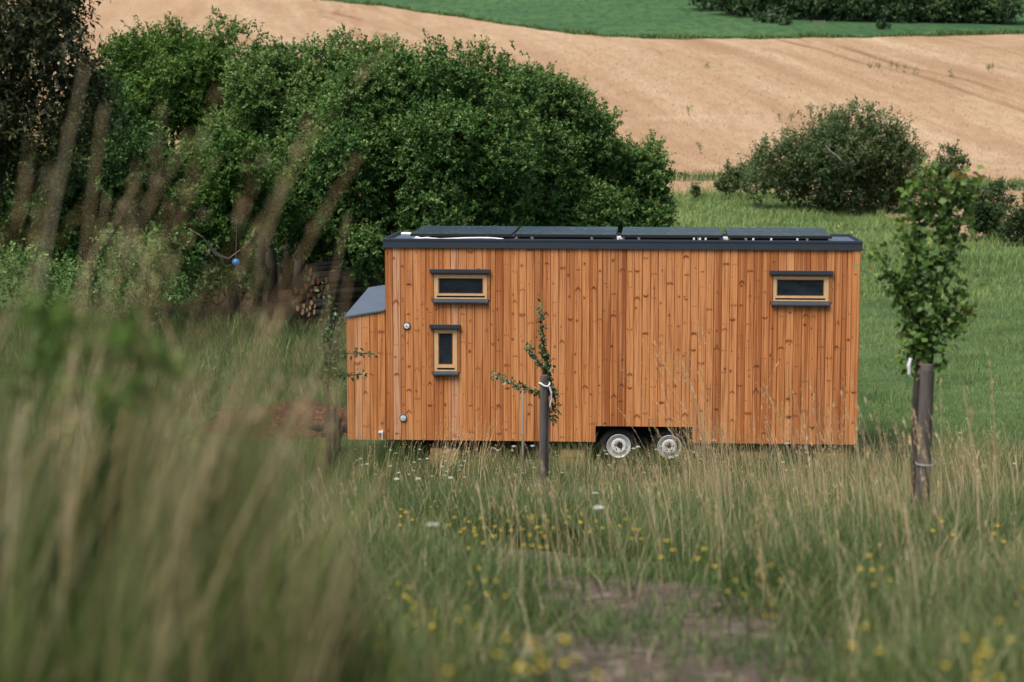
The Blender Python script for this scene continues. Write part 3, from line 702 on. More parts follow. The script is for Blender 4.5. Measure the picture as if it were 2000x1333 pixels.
# ------------------------------------------------------------------ leaf crowns
def unit(v): return v/np.maximum(np.linalg.norm(v, axis=-1, keepdims=True), 1e-9)
def leaves_mesh(name, base, d, nrm, ln, wd, tint, mat, fold=0.12):
    """one pointed quad per leaf"""
    d = unit(d); s = unit(np.cross(nrm, d)); n = np.cross(d, s)
    ln = ln[:, None]; wd = wd[:, None]
    mid = base + d*ln*0.45 + n*ln*fold
    V = np.stack([base, mid + s*wd/2 - n*ln*fold*0.6, base + d*ln - n*ln*fold*0.8, mid - s*wd/2 - n*ln*fold*0.6], 1).reshape(-1, 3)
    k = len(base); L = np.arange(4*k)
    return mesh_np(name, V, L, np.full(k, 4), mat, {'tint': np.clip(tint, 0, 1)})
def crown_np(lobes, n_sprays, per, slen, llen, lwid, up=0.35, droop=0.0, shell=(0.55, 1.02), tint0=0.5, jag=0.3, rg=R, hole=0.5, sub=0):
    lobes = np.asarray(lobes, float)
    if sub:
        out = []
        for q in lobes:
            m = int(sub*(6 + 17*min(1.6, q[3])**2)) if q[3] > .3 else 1
            if m == 1: out.append([*q]); continue
            dd = unit(rg.normal(size=(m, 3)) + np.array([0, -.25, .25]))
            rr_ = q[3]*rg.uniform(.50, .88, m)
            for v, e in zip(dd, rr_): out.append([*(q[:3] + v*e), q[3]*rg.uniform(.24, .40)])
        lobes = np.array(out)
    C = lobes[:, :3]; r = lobes[:, 3]; lt = rg.normal(0, .10, len(lobes))
    p = r**2/np.sum(r**2); k = rg.choice(len(lobes), n_sprays*2, p=p)
    d = unit(rg.normal(size=(len(k), 3)) + np.array([0, 0, 0.25]))
    # clumpiness: knock out whole patches of directions so that dark gaps open between clumps
    rad = r[k]*(rg.uniform(shell[0], shell[1], len(k)))*(1 + jag*np.sin(d[:, 0]*5 + k*1.3)*np.sin(d[:, 1]*4 + k*2.1)*np.sin(d[:, 2]*6 + k*0.7))
    b = C[k] + d*rad[:, None]
    # drop sprays buried deep within other lobes
    buried = np.zeros(len(k), bool)
    for j in range(len(lobes)):
        buried |= (np.linalg.norm(b - C[j], axis=1) < r[j]*0.6) & (k != j)
    f = np.sin(b[:, 0]*3.1 + 1.2)*np.sin(b[:, 1]*2.7 + .4)*np.sin(b[:, 2]*3.5) + 0.6*np.sin(b[:, 0]*6.7)*np.sin(b[:, 2]*7.3 + b[:, 1]*5)
    keep = (~buried | (rg.random(len(k)) < 0.12)) & ((f > -hole) | (rg.random(len(k)) < 0.25))
    b, d, k, f = b[keep][:n_sprays], d[keep][:n_sprays], k[keep][:n_sprays], f[keep][:n_sprays]
    n = len(b)
    sd = unit(d*0.7 + rg.normal(size=(n, 3))*0.55 + np.array([0, 0, up]))
    t = np.linspace(0.08, 1, per)[None, :, None]
    L = slen*rg.uniform(0.5, 1.25, (n, 1, 1))
    pos = b[:, None, :] + sd[:, None, :]*L*t + np.array([0, 0, -droop])*(L*t)**2
    pos = pos.reshape(-1, 3)
    m = len(pos)
    ld = unit(np.repeat(sd, per, 0)*0.55 + unit(rg.normal(size=(m, 3)))*0.95 + np.array([0, 0, -0.12]))
    nr = unit(rg.normal(size=(m, 3))*0.6 + np.array([0, 0, 0.9]) + np.repeat(d, per, 0)*0.4)
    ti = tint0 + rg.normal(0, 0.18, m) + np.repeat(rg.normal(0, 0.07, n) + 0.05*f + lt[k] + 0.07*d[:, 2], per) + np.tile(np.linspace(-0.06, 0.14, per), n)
    s = rg.uniform(0.65, 1.2, m)
    return pos, ld, nr, llen*s, lwid*s, ti
def lobes_px(lst, Y, spread=0.8, back=True, rg=R):
    out = []
    for px, py, rp in lst:
        r = rp/F*Y; dy = rg.uniform(-1, 1)*spread
        p = at(px, py, Y + dy); out.append((p.x, p.y, p.z, r))
        if back and rp > 35:
            q = at(px + rg.uniform(-20, 20), py + rp*0.3, Y + dy + r*1.2); out.append((q.x, q.y, q.z, r*0.95))
    return out
def branchwork(mb, base, tips, r0, r1, bend=0.25, n=7, rg=random):
    for tp in tips:
        b = Vector(base); tp = Vector(tp); mid = b.lerp(tp, 0.5) + Vector((rg.uniform(-1, 1), rg.uniform(-1, 1), rg.uniform(0, 1)))*bend*(tp - b).length*0.35
        pts = []; rad = []
        for i in range(n):
            s = i/(n-1); pts.append(b*(1-s)**2 + mid*2*s*(1-s) + tp*s*s); rad.append(r0 + (r1 - r0)*s)
        mb.tube(pts, rad, 7, wob=0.12)
def tree(name, label, cat, group, lobes, base, trunk_r, n_sprays, per, slen, llen, lwid, leaf, bark, fruit=0, tint0=0.5, trunk_tips=None, crown_name='crown', **kw):
    bx = Vector(base); t = empty(name, bx, label, cat, group)
    off = np.array(bx)
    pos, ld, nr, ln, lw, ti = crown_np(lobes, n_sprays, per, slen, llen, lwid, tint0=tint0, **kw)
    link(crown_name, leaves_mesh(crown_name, pos - off, ld, nr, ln, lw, ti, leaf), t)
    mb = MB(); lob = sorted(lobes, key=lambda q: -q[3])
    fork = bx + Vector((0, 0, 0)); 
    tips = trunk_tips or [Vector(q[:3]) for q in lob[:9]]
    c = Vector((np.mean([q[0] for q in lobes]), np.mean([q[1] for q in lobes]), np.mean([q[2] for q in lobes])))
    fk = bx.lerp(c, 0.45)
    mb.tube([bx - bx - Vector((0, 0, .2)), (fk - bx)*0.3 + Vector((.05, .03, 0)), (fk - bx)*0.7, fk - bx], [trunk_r*1.3, trunk_r, trunk_r*0.85, trunk_r*0.7], 10, wob=0.1)
    branchwork(mb, fk - bx, [q - bx for q in tips], trunk_r*0.55, trunk_r*0.10)
    mb.build('trunk' if crown_name == 'crown' else 'stem', bark, t, smooth=True)
    if fruit:
        f = MB(); idx = R.choice(len(pos), fruit)
        for i in idx:
            p = pos[i] - off; r = 0.028
            f.lathe([(0, -r), (r*.7, -r*.7), (r, 0), (r*.7, r*.7), (0, r)], p + np.array([0, 0, -.03]), 'z', 6)
        fo = f.build('fruit', M['fruit'], t, smooth=True); fo['kind'] = 'stuff'
    return t
PL = dict(per=16, slen=0.36, llen=0.090, lwid=0.052, sub=1.0, hole=0.9)
GT = 'plum trees in the dense thicket'
def gbase(px, Y): p = at(px, 600, Y); return Vector((p.x, Y, gz(p.x, Y)))
tree('plum_tree', 'brightest yellow-green plum tree of the thicket with a tall tuft on top', 'tree', GT,
     lobes_px([(250,135,60),(330,115,62),(400,150,60),(300,200,80),(225,190,45),(380,220,70),(440,170,55),(430,85,34),(423,42,13),(452,55,14),(470,72,18),(500,70,10),(330,80,34),(270,85,32),(480,200,50),(250,260,60),(385,110,35)], 66, 1.2),
     gbase(330, 66), .16, 8000, leaf=M['leaf_bright'], bark=M['bark_dark'], tint0=0.52, **PL)
tree('plum_tree', 'mid green plum tree rising behind the middle of the thicket with ragged upright twigs', 'tree', GT,
     lobes_px([(500,180,60),(560,170,60),(620,180,65),(520,260,70),(600,270,75),(670,140,45),(662,95,22),(664,72,9),(545,115,26),(490,120,30),(720,140,45),(450,290,60),(760,135,32),(705,95,12),(745,95,12),(765,100,10),(590,110,22),(620,110,18)], 62, 1.0),
     gbase(545, 62), .17, 9500, leaf=M['leaf_plum'], bark=M['bark'], tint0=0.60, fruit=8, **PL)
tree('plum_tree', 'largest dark green plum tree, its rounded crown spreading above the solar panels', 'tree', GT,
     lobes_px([(700,215,80),(790,195,82),(870,175,72),(940,175,66),(1000,195,58),(680,330,88),(780,320,92),(880,300,95),(980,300,90),(640,425,62),(740,425,85),(850,420,88),(960,420,90),(705,495,50),(692,470,52),(620,350,62),(560,335,60),(720,520,30),(680,515,28),(560,430,42),(600,455,38),(520,450,32),(660,455,45),(850,110,26),(905,112,24),(790,130,28),(940,112,16)], 57, 1.0),
     gbase(760, 57), .20, 18000, leaf=M['leaf_plum'], bark=M['bark'], tint0=0.50, fruit=40, **PL)
tree('plum_tree', 'dark green plum tree at the open end of the thicket, one bare twig sticking up', 'tree', GT,
     lobes_px([(1040,205,58),(1090,240,65),(1140,275,55),(1170,300,42),(1060,330,80),(1140,370,66),(1080,430,80),(1160,430,58),(990,140,18),(1000,120,7),(1010,100,4),(1192,235,10),(1200,262,12),(1120,195,22),(1160,225,20),(1060,165,22)], 60, 0.9),
     gbase(1080, 60), .15, 9500, leaf=M['leaf_plum'], bark=M['bark'], tint0=0.54, fruit=26, **PL)
tree('plum_tree', 'small low fruit-speckled plum tree against the wheat at the edge of the thicket', 'tree', GT,
     lobes_px([(1235,345,42),(1272,312,20),(1274,290,9),(1250,400,48),(1282,365,24),(1210,420,50),(1262,435,34),(1297,345,8),(1225,300,14),(1290,400,14),(1205,330,24)], 61, 0.7),
     gbase(1240, 61), .10, 3800, leaf=M['leaf_plum'], bark=M['bark'], tint0=0.47, fruit=26, **PL)
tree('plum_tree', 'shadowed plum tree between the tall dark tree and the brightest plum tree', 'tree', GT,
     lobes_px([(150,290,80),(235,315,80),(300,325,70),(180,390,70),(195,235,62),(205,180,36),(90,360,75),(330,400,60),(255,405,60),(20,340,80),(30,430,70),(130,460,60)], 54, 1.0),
     gbase(190, 54), .16, 8000, leaf=M['leaf_plum'], bark=M['bark_dark'], tint0=0.36, **PL)  # low leaf tint: the shadow on this crown is put into the colour
tree('plum_tree', 'plum tree with a cluster of orange fruit, drooping behind the tall blurred grass', 'tree', GT,
     lobes_px([(400,350,68),(470,335,60),(425,420,55),(385,452,38),(500,395,45),(450,465,26),(360,470,24),(540,400,40)], 55, 0.8),
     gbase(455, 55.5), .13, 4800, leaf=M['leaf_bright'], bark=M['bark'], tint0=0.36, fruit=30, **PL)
# bare standing stems in the dark under the canopy
for i, (px, top, rr, lean, lab) in enumerate(((500, 400, .11, .3, 'mossy leaning stem behind the tall blurred grass'), (535, 380, .13, -.35, 'thick dark leaning stem beside the red-soiled ground'), (690, 440, .085, -.05, 'straight mossy stem beside the log pile'), (712, 450, .06, -.25, 'thin mossy stem nearest the sloping box roof'), (627, 430, .05, .05, 'thin pale stem standing behind the log pile'), (575, 420, .12, .25, 'stout dark stem in the deepest shade'))):
    Y = 58.5 + (i % 3)*.8; b = gbase(px, Y); tp = at(px + lean*60, top, Y + .4); k = MB()
    k.tube([(0, 0, -.2), (tp - b)*.35 + Vector((.05, 0, 0)), (tp - b)*.7 - Vector((.04, 0, 0)), tp - b], [rr*1.15, rr, rr*.85, rr*.6], 9, wob=.1)
    o = k.build('tree_stem', M['bark'] if i in (2, 3) else M['bark_dark'], None, smooth=True); o.location = b  # darker bark on most stems paints in the shade under the canopy
    tag(o, lab, 'tree trunk', 'bare stems under the thicket')
# tall dark tree at the frame edge, nearer than the thicket and soft
DT = [( -60,40,110),(40,30,90),(110,60,60),(-40,170,110),(60,160,90),(140,150,60),(175,190,36),(60,270,90),(140,270,60),(-40,320,100),(190,225,20),(100,10,50),(130,100,44),(160,230,45),(-100,100,120),(60,-90,120),(-60,-120,130),(120,-60,60)]
tree('walnut_tree', 'tall almost black broad-leaved tree rising out of the picture beside the thicket', 'tree', None,
     lobes_px(DT, 25, 0.6), Vector((at(-190, 600, 25).x, 25, gz(at(-190, 600, 25).x, 25))), .12, 4300, 12, 0.30, 0.072, 0.030, M['leaf_dark'], M['bark_dark'], tint0=0.62, up=-0.1, droop=0.5, hole=0.6, sub=.7)
# dead brushwood under it
for i, (px, py, Y, lab) in enumerate(((60, 560, 22, 'tangle of bare dark twigs low at the edge behind the tall grass'), (230, 560, 24, 'looser tangle of bare twigs hanging over the green slope'))):
    b = at(px, py, Y); b.z = gz(b.x, b.y); k = MB(); rr = random.Random(i)
    for j in range(26):
        a0 = Vector((rr.uniform(-.5, .5), rr.uniform(-.4, .4), rr.uniform(.6, 1.7))); dd = Vector((rr.uniform(-1, 1), rr.uniform(-.5, .5), rr.uniform(-.3, .5))).normalized()
        p1 = a0 + dd*rr.uniform(.3, .7); p2 = p1 + (dd + Vector((rr.uniform(-.5, .5), 0, rr.uniform(-.5, .5)))).normalized()*rr.uniform(.2, .5)
        k.tube([Vector((a0.x*.3, a0.y*.3, 0)), a0, p1, p2], [.012, .008, .006, .002], 5)
    o = k.build('dead_brush', M['bark_dark'], None); o.location = b; tag(o, lab, 'dead brush', 'dead brushwood')
# undergrowth on the slope in front of the trees
for i, (lst, Y, lab) in enumerate((([(430,520,38),(470,545,36),(400,560,40),(350,545,40)], 55, 'low bright green shrub under the blue ball'), ([(290,500,45),(350,480,40),(220,490,40),(230,540,45),(330,580,40),(270,590,40)], 52, 'low dark shrub on the slope behind the tallest grass stalks'), ([(120,560,50),(40,540,55),(180,600,45)], 48, 'low shrub at the foot of the tall black tree'))):
    tree('low_shrub', lab, 'shrub', 'low shrubs at the foot of the thicket', lobes_px(lst, Y, .4), gbase(lst[0][0], Y), .03, 420, 11, .3, .085, .05, M['leaf_bright'] if i == 0 else M['leaf_plum'], M['bark_dark'], tint0=.45, crown_name='foliage')

tree('low_shrub', 'dark shrub added behind the log pile to block light', 'shrub', 'low shrubs at the foot of the thicket', lobes_px([(520,500,45),(590,500,45),(650,520,40),(700,560,40),(740,540,40),(560,560,40)], 62.5, .5), gbase(620, 62.5), .04, 1400, 12, .35, .10, .06, M['leaf_plum'], M['bark_dark'], tint0=.30, crown_name='foliage')  # added shrub: blocks light from behind, keeps the under-canopy dark
# bushes along the far edge of the meadow
BU = dict(sub=.8, per=12, slen=0.50, llen=0.135, lwid=0.055, up=1.0, leaf=M['leaf_bush'], bark=M['bark_grey'], crown_name='foliage')
GB = 'bushes along the meadow edge'
bY = 86
def bb(px, py): q = at_ground(px, py); return Vector((q.x, q.y, gz(q.x, q.y)))
tree('wild_bush', 'big rounded grey-green bush at the meadow edge with a pale dead branch inside', 'bush', GB,
     lobes_px([(1490,345,42),(1530,325,48),(1590,300,50),(1645,275,48),(1700,295,55),(1745,320,48),(1640,335,70),(1560,365,46),(1700,365,60),(1765,370,42),(1690,245,26),(1640,243,16),(1620,262,24),(1755,275,22),(1500,305,16),(1600,255,16),(1660,232,10),(1706,232,14),(1735,250,14),(1478,318,10),(1790,320,22),(1480,372,26),(1620,390,36),(1560,275,18)] + [(x, y, 7) for x, y in ((1500,292),(1517,290),(1538,268),(1552,262),(1574,246),(1590,240),(1608,236),(1622,228),(1636,222),(1648,230),(1668,220),(1684,216),(1698,222),(1712,226),(1728,236),(1744,240),(1760,252),(1772,262),(1786,280),(1798,296),(1470,320),(1484,304),(1460,336),(1808,312))], bY, 1.3),
     bb(1630, 400), .12, 5200, tint0=0.50, hole=0.75, **BU)
k = MB()
pts = [at(x, y, bY-2.6) for x, y in ((1650, 322), (1636, 306), (1622, 296), (1613, 284))]; o0 = pts[0].copy()
k.tube([p - o0 for p in pts], [.04, .036, .028, .012], 7); k.tube([(pts[2] - o0), at(1616, 300, bY-2.6) - o0, at(1622, 282, bY-2.6) - o0], [.018, .013, .006], 6)
o = k.build('dead_branch', M['bark_grey'], None, smooth=True); o.location = o0; tag(o, 'pale bare dead branch curving out of the big rounded bush', 'branch')
tree('wild_bush', 'thin leggy bush with bare twigs behind the leafy top of the young lime', 'bush', GB,
     lobes_px([(1830,335,30),(1862,318,22),(1880,330,18),(1835,365,38),(1870,360,24),(1846,300,10),(1892,322,7),(1800,350,26),(1858,292,6)], 83, .6),
     bb(1835, 425), .05, 560, tint0=0.40, hole=0.2, **{**BU, 'slen': .26})
tree('wild_bush', 'low dark bush at the meadow corner beyond the young lime', 'bush', GB,
     lobes_px([(1925,412,30),(1955,440,34),(1945,385,18),(1900,448,34),(1960,400,20),(1925,455,30),(1975,372,6),(1950,365,7),(1910,390,14)], 76, .7),
     bb(1930, 468), .06, 700, tint0=0.34, hole=0.4, **{**BU, 'slen': .26})
tree('wild_bush', 'smaller dark bush cut off by the picture edge at the meadow corner', 'bush', GB,
     lobes_px([(1992,440,28),(2010,425,30),(1985,462,26),(2030,450,40),(1982,415,8)], 74, .6),
     bb(2000, 474), .05, 520, tint0=0.34, hole=0.4, **{**BU, 'slen': .26})
tree('wild_bush', 'small pale pointed sapling at the left foot of the big rounded bush', 'bush', GB,
     lobes_px([(1422,352,9),(1421,335,6),(1423,365,10),(1421,322,3)], 92, .1), bb(1422, 376), .02, 150, tint0=0.6, **{**BU, 'slen': .25, 'llen': .09})
for i, (x, y, r_) in enumerate(((1410, 368, 7), (1437, 352, 9), (1445, 366, 12), (1357, 380, 6), (1462, 350, 12))):
    tree('weed_clump', ('small weed clump alone on the wheat edge beside the thicket' if i == 3 else 'small weed clump beside the pale pointed sapling'), 'weed clump', None if i == 3 else 'weed clumps beside the pointed sapling',
         lobes_px([(x, y, r_), (x+3, y-r_, r_*.6)], 91, .1), bb(x, y + r_), .012, 60, tint0=0.45, **{**BU, 'slen': .3})
# green weeds standing in the wheat
for i, (x, y) in enumerate(((1700,134),(1716,136),(1741,137),(1752,141),(1766,143),(1786,148),(1380,134),(1857,152),(1584,219),(1577,223),(1610,225),(1520,239),(1544,240),(1930,141),(1938,139),(1367,300),(1345,228))):
    q = at_ground(x, y); Y = q.y
    lo = [(q.x + R.uniform(-.08, .08), q.y, q.z + R.uniform(.12, .38), .11) for _ in range(3)]
    tree('thistle', 'small green weed standing up out of the ripe wheat', 'weed', 'green weeds in the wheat', lo, q, .012, 10, 6, .16, .12, .04, M['leaf_bush'], M['stem'], tint0=.75, crown_name='foliage', up=1.0)

# the wood on the hill
FT = []
wood = [(1290,-2,1),(1345,4,1),(1395,28,0),(1440,38,0),(1490,41,0),(1545,44,1),(1600,47,0),(1655,49,1),(1705,50,0),(1760,51,1),(1810,50,0),(1860,52,1),(1905,52,0),(1960,55,1)]
FL = ['pale', 'dark']
labs = ['', 'outermost hill tree at the tip of the wood, mostly above the picture', 'low rounded hill tree where the wood first dips to the grass', 'dark hill tree behind the tiny white hut', 'hill tree right above the tiny white hut', 'hill tree standing just left of the little wooden gate', 'lighter hill tree overhanging the little wooden gate', 'dark drooping hill tree right of the little wooden gate', 'broad dark hill tree with low skirts near the middle of the wood', 'dark hill tree with a few yellowing leaves', 'paler hill tree above dry brown grass', 'hill tree with its skirt deep in shade', 'dark hill tree before the last pair of the wood', 'bright round hill tree next to last in the wood', 'last rounded hill tree at the end of the wood']
for i, (px, py, br) in enumerate(wood[1:], 1):
    q = at_ground(px, py - 3); Y = q.y + 4; b = Vector((q.x, Y, gz(q.x, Y))); rr = np.random.default_rng(100 + i); lo = []
    H = rr.uniform(6.5, 9.5); W = rr.uniform(2.0, 2.7)
    for j in range(16):
        a = rr.uniform(0, 2*PI); h = rr.uniform(.10, .92); wr = W*math.sqrt(max(.08, 1 - ((h - .40)/.62)**2))
        lo.append((b.x + math.cos(a)*wr*.85, b.y + math.sin(a)*wr*.85, b.z + h*H, rr.uniform(.8, 1.35)))
    for j in range(9):
        a = rr.uniform(0, 2*PI); lo.append((b.x + math.cos(a)*W*.95, b.y + math.sin(a)*W*.8, b.z + rr.uniform(.5, 1.7), rr.uniform(.6, 1.0)))
    tree('hill_tree', labs[i], 'tree', 'trees of the wood on the hill', lo, b, .18, 1500, 10, .6, .24, .15, M['leaf_far'], M['bark_dark'], tint0=.62 if br else .42, rg=rr)
# scrub along the wood's foot
for i, (px, py, r_) in enumerate(((1494, 45, 6), (1510, 46, 5), (1530, 50, 6), (1480, 42, 6), (1722, 58, 4))):
    q = at_ground(px, py); lo = [(q.x, q.y, q.z + .3, r_/F*q.y*1.3), (q.x + .4, q.y, q.z + .3, r_/F*q.y)]
    tree('hill_shrub', 'tiny dark shrub in the grass beneath the wood on the hill', 'shrub', 'shrubs below the wood on the hill', lo, q, .03, 60, 8, .3, .2, .12, M['leaf_far'], M['bark_dark'], tint0=.35, crown_name='foliage')
# tiny hut and gate below the wood
q = at_ground(1506, 44); k = MB(); h_ = empty('hut', q, 'tiny whitish hut half hidden under the wood on the hill', 'hut', rz=.3)
k.box((-.28, -.3, -.1), (.28, .3, .55)); k.build('wall', M['white'], h_); k = MB(); k.hexa([(-.34, -.36, .551), (.34, -.36, .551), (.34, .36, .551), (-.34, .36, .551), (-.30, -.36, .64), (.30, -.36, .64), (.3, .36, .70), (-.3, .36, .70)]); k.build('roof', M['bark_grey'], h_)
k = MB(); k.box((-.1, -.312, .0), (.12, -.301, .4)); k.build('door', M['black'], h_)
q = at_ground(1600, 51); g_ = empty('gate', q, 'little grey wooden gate under the wood on the hill', 'gate')
for x in (-.46, .44): k = MB(); k.box((x-.03, -.03, -.1), (x+.03, .03, .46)); k.build('post', M['bark_grey'], g_)
for z in (.38, .2): k = MB(); k.box((-.43, -.02, z), (.41, .02, z+.045)); k.build('rail', M['bark_grey'], g_)
k = MB(); k.hexa([(-.43, -.025, .05), (-.38, -.025, .05), (-.38, -.02, .05), (-.43, -.02, .05), (.35, -.025, .38), (.41, -.025, .38), (.41, -.02, .38), (.35, -.02, .38)]); k.build('brace', M['bark_grey'], g_)

# ------------------------------------------------------------------ log pile, ball, hammock
LG = 'cut logs in the pile under the trees'
ends = [(560,585),(566,572),(577,567),(573,590),(588,570),(586,583),(600,578),(598,590),(612,585),(615,565),(610,552),(603,545),(605,535),(598,521),(606,527),(611,541),(597,560),(622,578),(607,568),(593,598),(604,602),(590,610),(602,614),(613,610),(581,603),(614,598),(608,592),(598,606),(627,562),(620,550),(632,570),(640,560),(636,548)]
low = set(range(19, 28))
axis = Vector((.82, .57, 0.0)).normalized()
rl_ = random.Random(3)
for i, (px, py) in enumerate(ends):
    Y = 56.2 + (i in low)*-.7; p = at(px, py, Y); rad = rl_.uniform(.055, .085); L = rl_.uniform(1.3, 1.9) if i not in low else .4
    ax = (axis + Vector((rl_.uniform(-.08, .08), rl_.uniform(-.1, .1), rl_.uniform(-.03, .03)))).normalized()
    t = empty('log', p, 'short pale split log at the foot of the log pile' if i in low else 'cut log in the pile, its orange sawn end facing out', 'log', 'split logs at the foot of the log pile' if i in low else LG)
    k = MB(); k.tube([ax*.004, ax*L*.5 + Vector((0, 0, rl_.uniform(-.02, .02))), ax*L], [rad, rad*1.02, rad*.9], 10, cap=False, wob=.06); k.build('bark', M['bark_dark'] if i % 3 else M['bark'], t, smooth=True)
    k = MB(); k.tube([Vector((0, 0, 0)), ax*.012], rad*.97, 10, t=(.95 if i in low else rl_.uniform(.0, .8))); k.build('sawn_end', M['log_end'], t)
# longer poles stacked behind
for i in range(16):
    p = at(622 + (i % 4)*6, 518 + i*4.6, 57.0 + (i % 3)*.25); k = MB(); ax = Vector((1, .25 + rl_.uniform(-.12, .12), rl_.uniform(-.05, .05))).normalized(); L = rl_.uniform(.75, 1.05)
    k.tube([Vector((0, 0, 0)), ax*L*.5, ax*L], [.06, .055, .05], 8, wob=.08)
    o = k.build('pole', M['bark_dark'], None, smooth=True); o.location = p; tag(o, 'dark mossy pole stacked sideways behind the sawn log ends', 'pole', 'poles stacked behind the logs')
p = at(461, 513, 53.3); t = empty('ball', p, 'small bright blue ball hanging in the shade under the trees', 'ball')
k = MB(); r_ = .088; k.lathe([(r_*math.sin(a), -r_*math.cos(a)) for a in np.linspace(0.001, PI-.001, 12)], (0, 0, 0), 'z', 20); k.build('shell', M['blue'], t, smooth=True)
k = MB(); k.tube([(0, 0, r_), (0.02, .05, r_ + .9)], .004, 5); k.build('cord', M['bark_grey'], t)
p = at(420, 482, 53.4); t = empty('hammock', p, 'dark sagging hammock slung in the shade left of the blue ball', 'hammock')
k = MB()
for i in range(10):
    a, b = i/10, (i+1)/10; f = lambda s: (-.28 + .56*s, 0, .22 - .5*s - .12*math.sin(PI*s))
    x0, _, z0 = f(a); x1, _, z1 = f(b); w0 = .16*math.sin(PI*max(a, .06)); w1 = .16*math.sin(PI*min(max(b, .06), .94))
    k.hexa([(x0, -w0, z0), (x1, -w1, z1), (x1, w1, z1+.03), (x0, w0, z0+.03), (x0, -w0, z0+.012), (x1, -w1, z1+.012), (x1, w1, z1+.042), (x0, w0, z0+.042)])
k.build('cloth', M['post_dark'], t)
k = MB(); k.tube([(-.28, 0, .22), (-.6, .1, .40)], .008, 6); k.tube([(.28, 0, -.28), (.55, .1, -.08)], .008, 6); k.build('rope', M['bark_grey'], t)

# ------------------------------------------------------------------ heap of bark chips left of the house
cx, cy = at(570, 840, 41.5).x, 42.0
xs = np.linspace(-1.75, 1.75, 60); ys = np.linspace(-1.6, 1.6, 50); X, Y = np.meshgrid(xs, ys)
rr2 = (X/1.65)**2 + (Y/1.5)**2
Hh = 0.30*np.clip(1 - rr2, 0, 1)**0.8*(1 + .22*np.sin(X*4.3 + Y*2) + .16*np.sin(Y*7.1 - X*3)) + R.normal(0, .014, X.shape)*(rr2 < 1)
Z = ground(X + cx, Y + cy) + np.where(rr2 < 1, Hh, -.05)
V = np.stack([X, Y, Z], -1).reshape(-1, 3); n_, m_ = X.shape
i = (np.arange(n_-1)[:, None]*m_ + np.arange(m_-1)[None]).ravel(); L = np.stack([i, i+1, i+m_+1, i+m_], 1)
o = link('bark_heap', mesh_np('bark_heap', V, L, np.full(len(L), 4), M['bark_chips'], smooth=True)); o.location = (cx, cy, 0)
tag(o, 'low heap of red-brown bark chips in the grass beside the drawbar', 'heap')

# ------------------------------------------------------------------ young trees with stakes
def leafy_twigs(twigs, step, ll, lw, rg, spread=.06, tint0=.5, tipgain=.25):
    P, D, N, T = [], [], [], []
    for tw in twigs:
        tw = [np.array(q, float) for q in tw]
        for a, b in zip(tw[:-1], tw[1:]):
            n = max(2, int(np.linalg.norm(b - a)/step))
            for q in range(n):
                s = q/n; p = a + (b - a)*s
                for _ in range(2):
                    d = unit(rg.normal(size=3) + unit(b - a)*.4 + np.array([0, 0, -.15]))
                    P.append(p + rg.normal(0, spread*.4, 3)); D.append(d); N.append(unit(rg.normal(size=3)*.6 + np.array([0, -.3, 1]))); T.append(tint0 + rg.normal(0, .16) + tipgain*(s if b is tw[-1] else 0))
    P, D, N, T = map(np.array, (P, D, N, T)); s = rg.uniform(.65, 1.2, len(P))
    return P, D, N, ll*s, lw*s, T
rg3 = np.random.default_rng(21)
# middle sapling with stake
Y = 31.6
def P3(px, py, dy=0.0): return at(px, py, Y + dy)
b = P3(1066, 900, .1); b = Vector((b.x, b.y, gz(b.x, b.y)))
t = empty('fruit_sapling', b, 'spindly fruit sapling tied to a post in front of the house wall', 'tree')
tw = [[P3(1068, 765), P3(1066, 720), P3(1060, 670), P3(1056, 630), P3(1055, 598)], [P3(1062, 775), P3(1035, 762), P3(1000, 748), P3(964, 732)], [P3(1070, 735), P3(1052, 710), P3(1038, 690), P3(1031, 674)], [P3(1072, 740), P3(1084, 775), P3(1086, 800), P3(1080, 825)], [P3(1062, 690), P3(1070, 710), P3(1074, 740)], [P3(1078, 755, -.06), P3(1070, 770, -.08), P3(1060, 780, -.06)]]
k = MB(); k.tube([(0, 0, -.1), P3(1070, 860, .12) - b, P3(1072, 800, .1) - b, P3(1068, 765) - b], [.022, .02, .017, .014], 8)
for q in tw: k.tube([p - b for p in q], [.011, .009, .007, .005, .003][:len(q)], 6)
k.build('trunk', M['bark_grey'], t, smooth=True)
Pq = leafy_twigs([[np.array(p - b) for p in q] for q in tw], .011, .066, .042, rg3, .05, .5)
link('crown', leaves_mesh('crown', *Pq[:3], Pq[3], Pq[4], Pq[5], M['leaf_pear']), t)
def post(px0, px1, ytop, Yd, label, mat, yb=940):
    a = at(px0, ytop, Yd); c = at(px1, ytop, Yd); r = (c.x - a.x)/2; x = (a.x + c.x)/2; z0 = gz(x, Yd); H = a.z - z0
    k = MB(); k.tube([(-.02, 0, -.2), (-.01, 0, H*.4), (0, 0, H*.97), (0, 0, H)], [r*1.06, r*1.03, r, r*.86], 14, wob=.05)
    o = k.build('stake', mat, None, smooth=False, bevel=.003); o.location = (x, Yd, z0); tag(o, label, 'stake'); return Vector((x, Yd, a.z)), r
tp, r_ = post(1054.5, 1071, 733, Y - .12, 'grey weathered round post holding up the spindly sapling', M['post'])
k = MB(); c0 = P3(1063.5, 751, -.12); ring = [(c0.x + math.cos(q)*(r_ + .012), c0.y + math.sin(q)*(r_ + .012), c0.z + .02*math.sin(q*2 + .6)) for q in np.linspace(0, 2*PI, 20)]
k.tube(ring, .012, 6, cap=False); e0 = P3(1073, 756, -.2); k.tube([e0, P3(1077, 768, -.2), P3(1077, 780, -.18), P3(1074, 795, -.16)], [.01, .011, .011, .009], 6)
o = k.build('tie_band', M['white'], None); tag(o, 'white tie band knotted around the grey post of the spindly sapling', 'band')
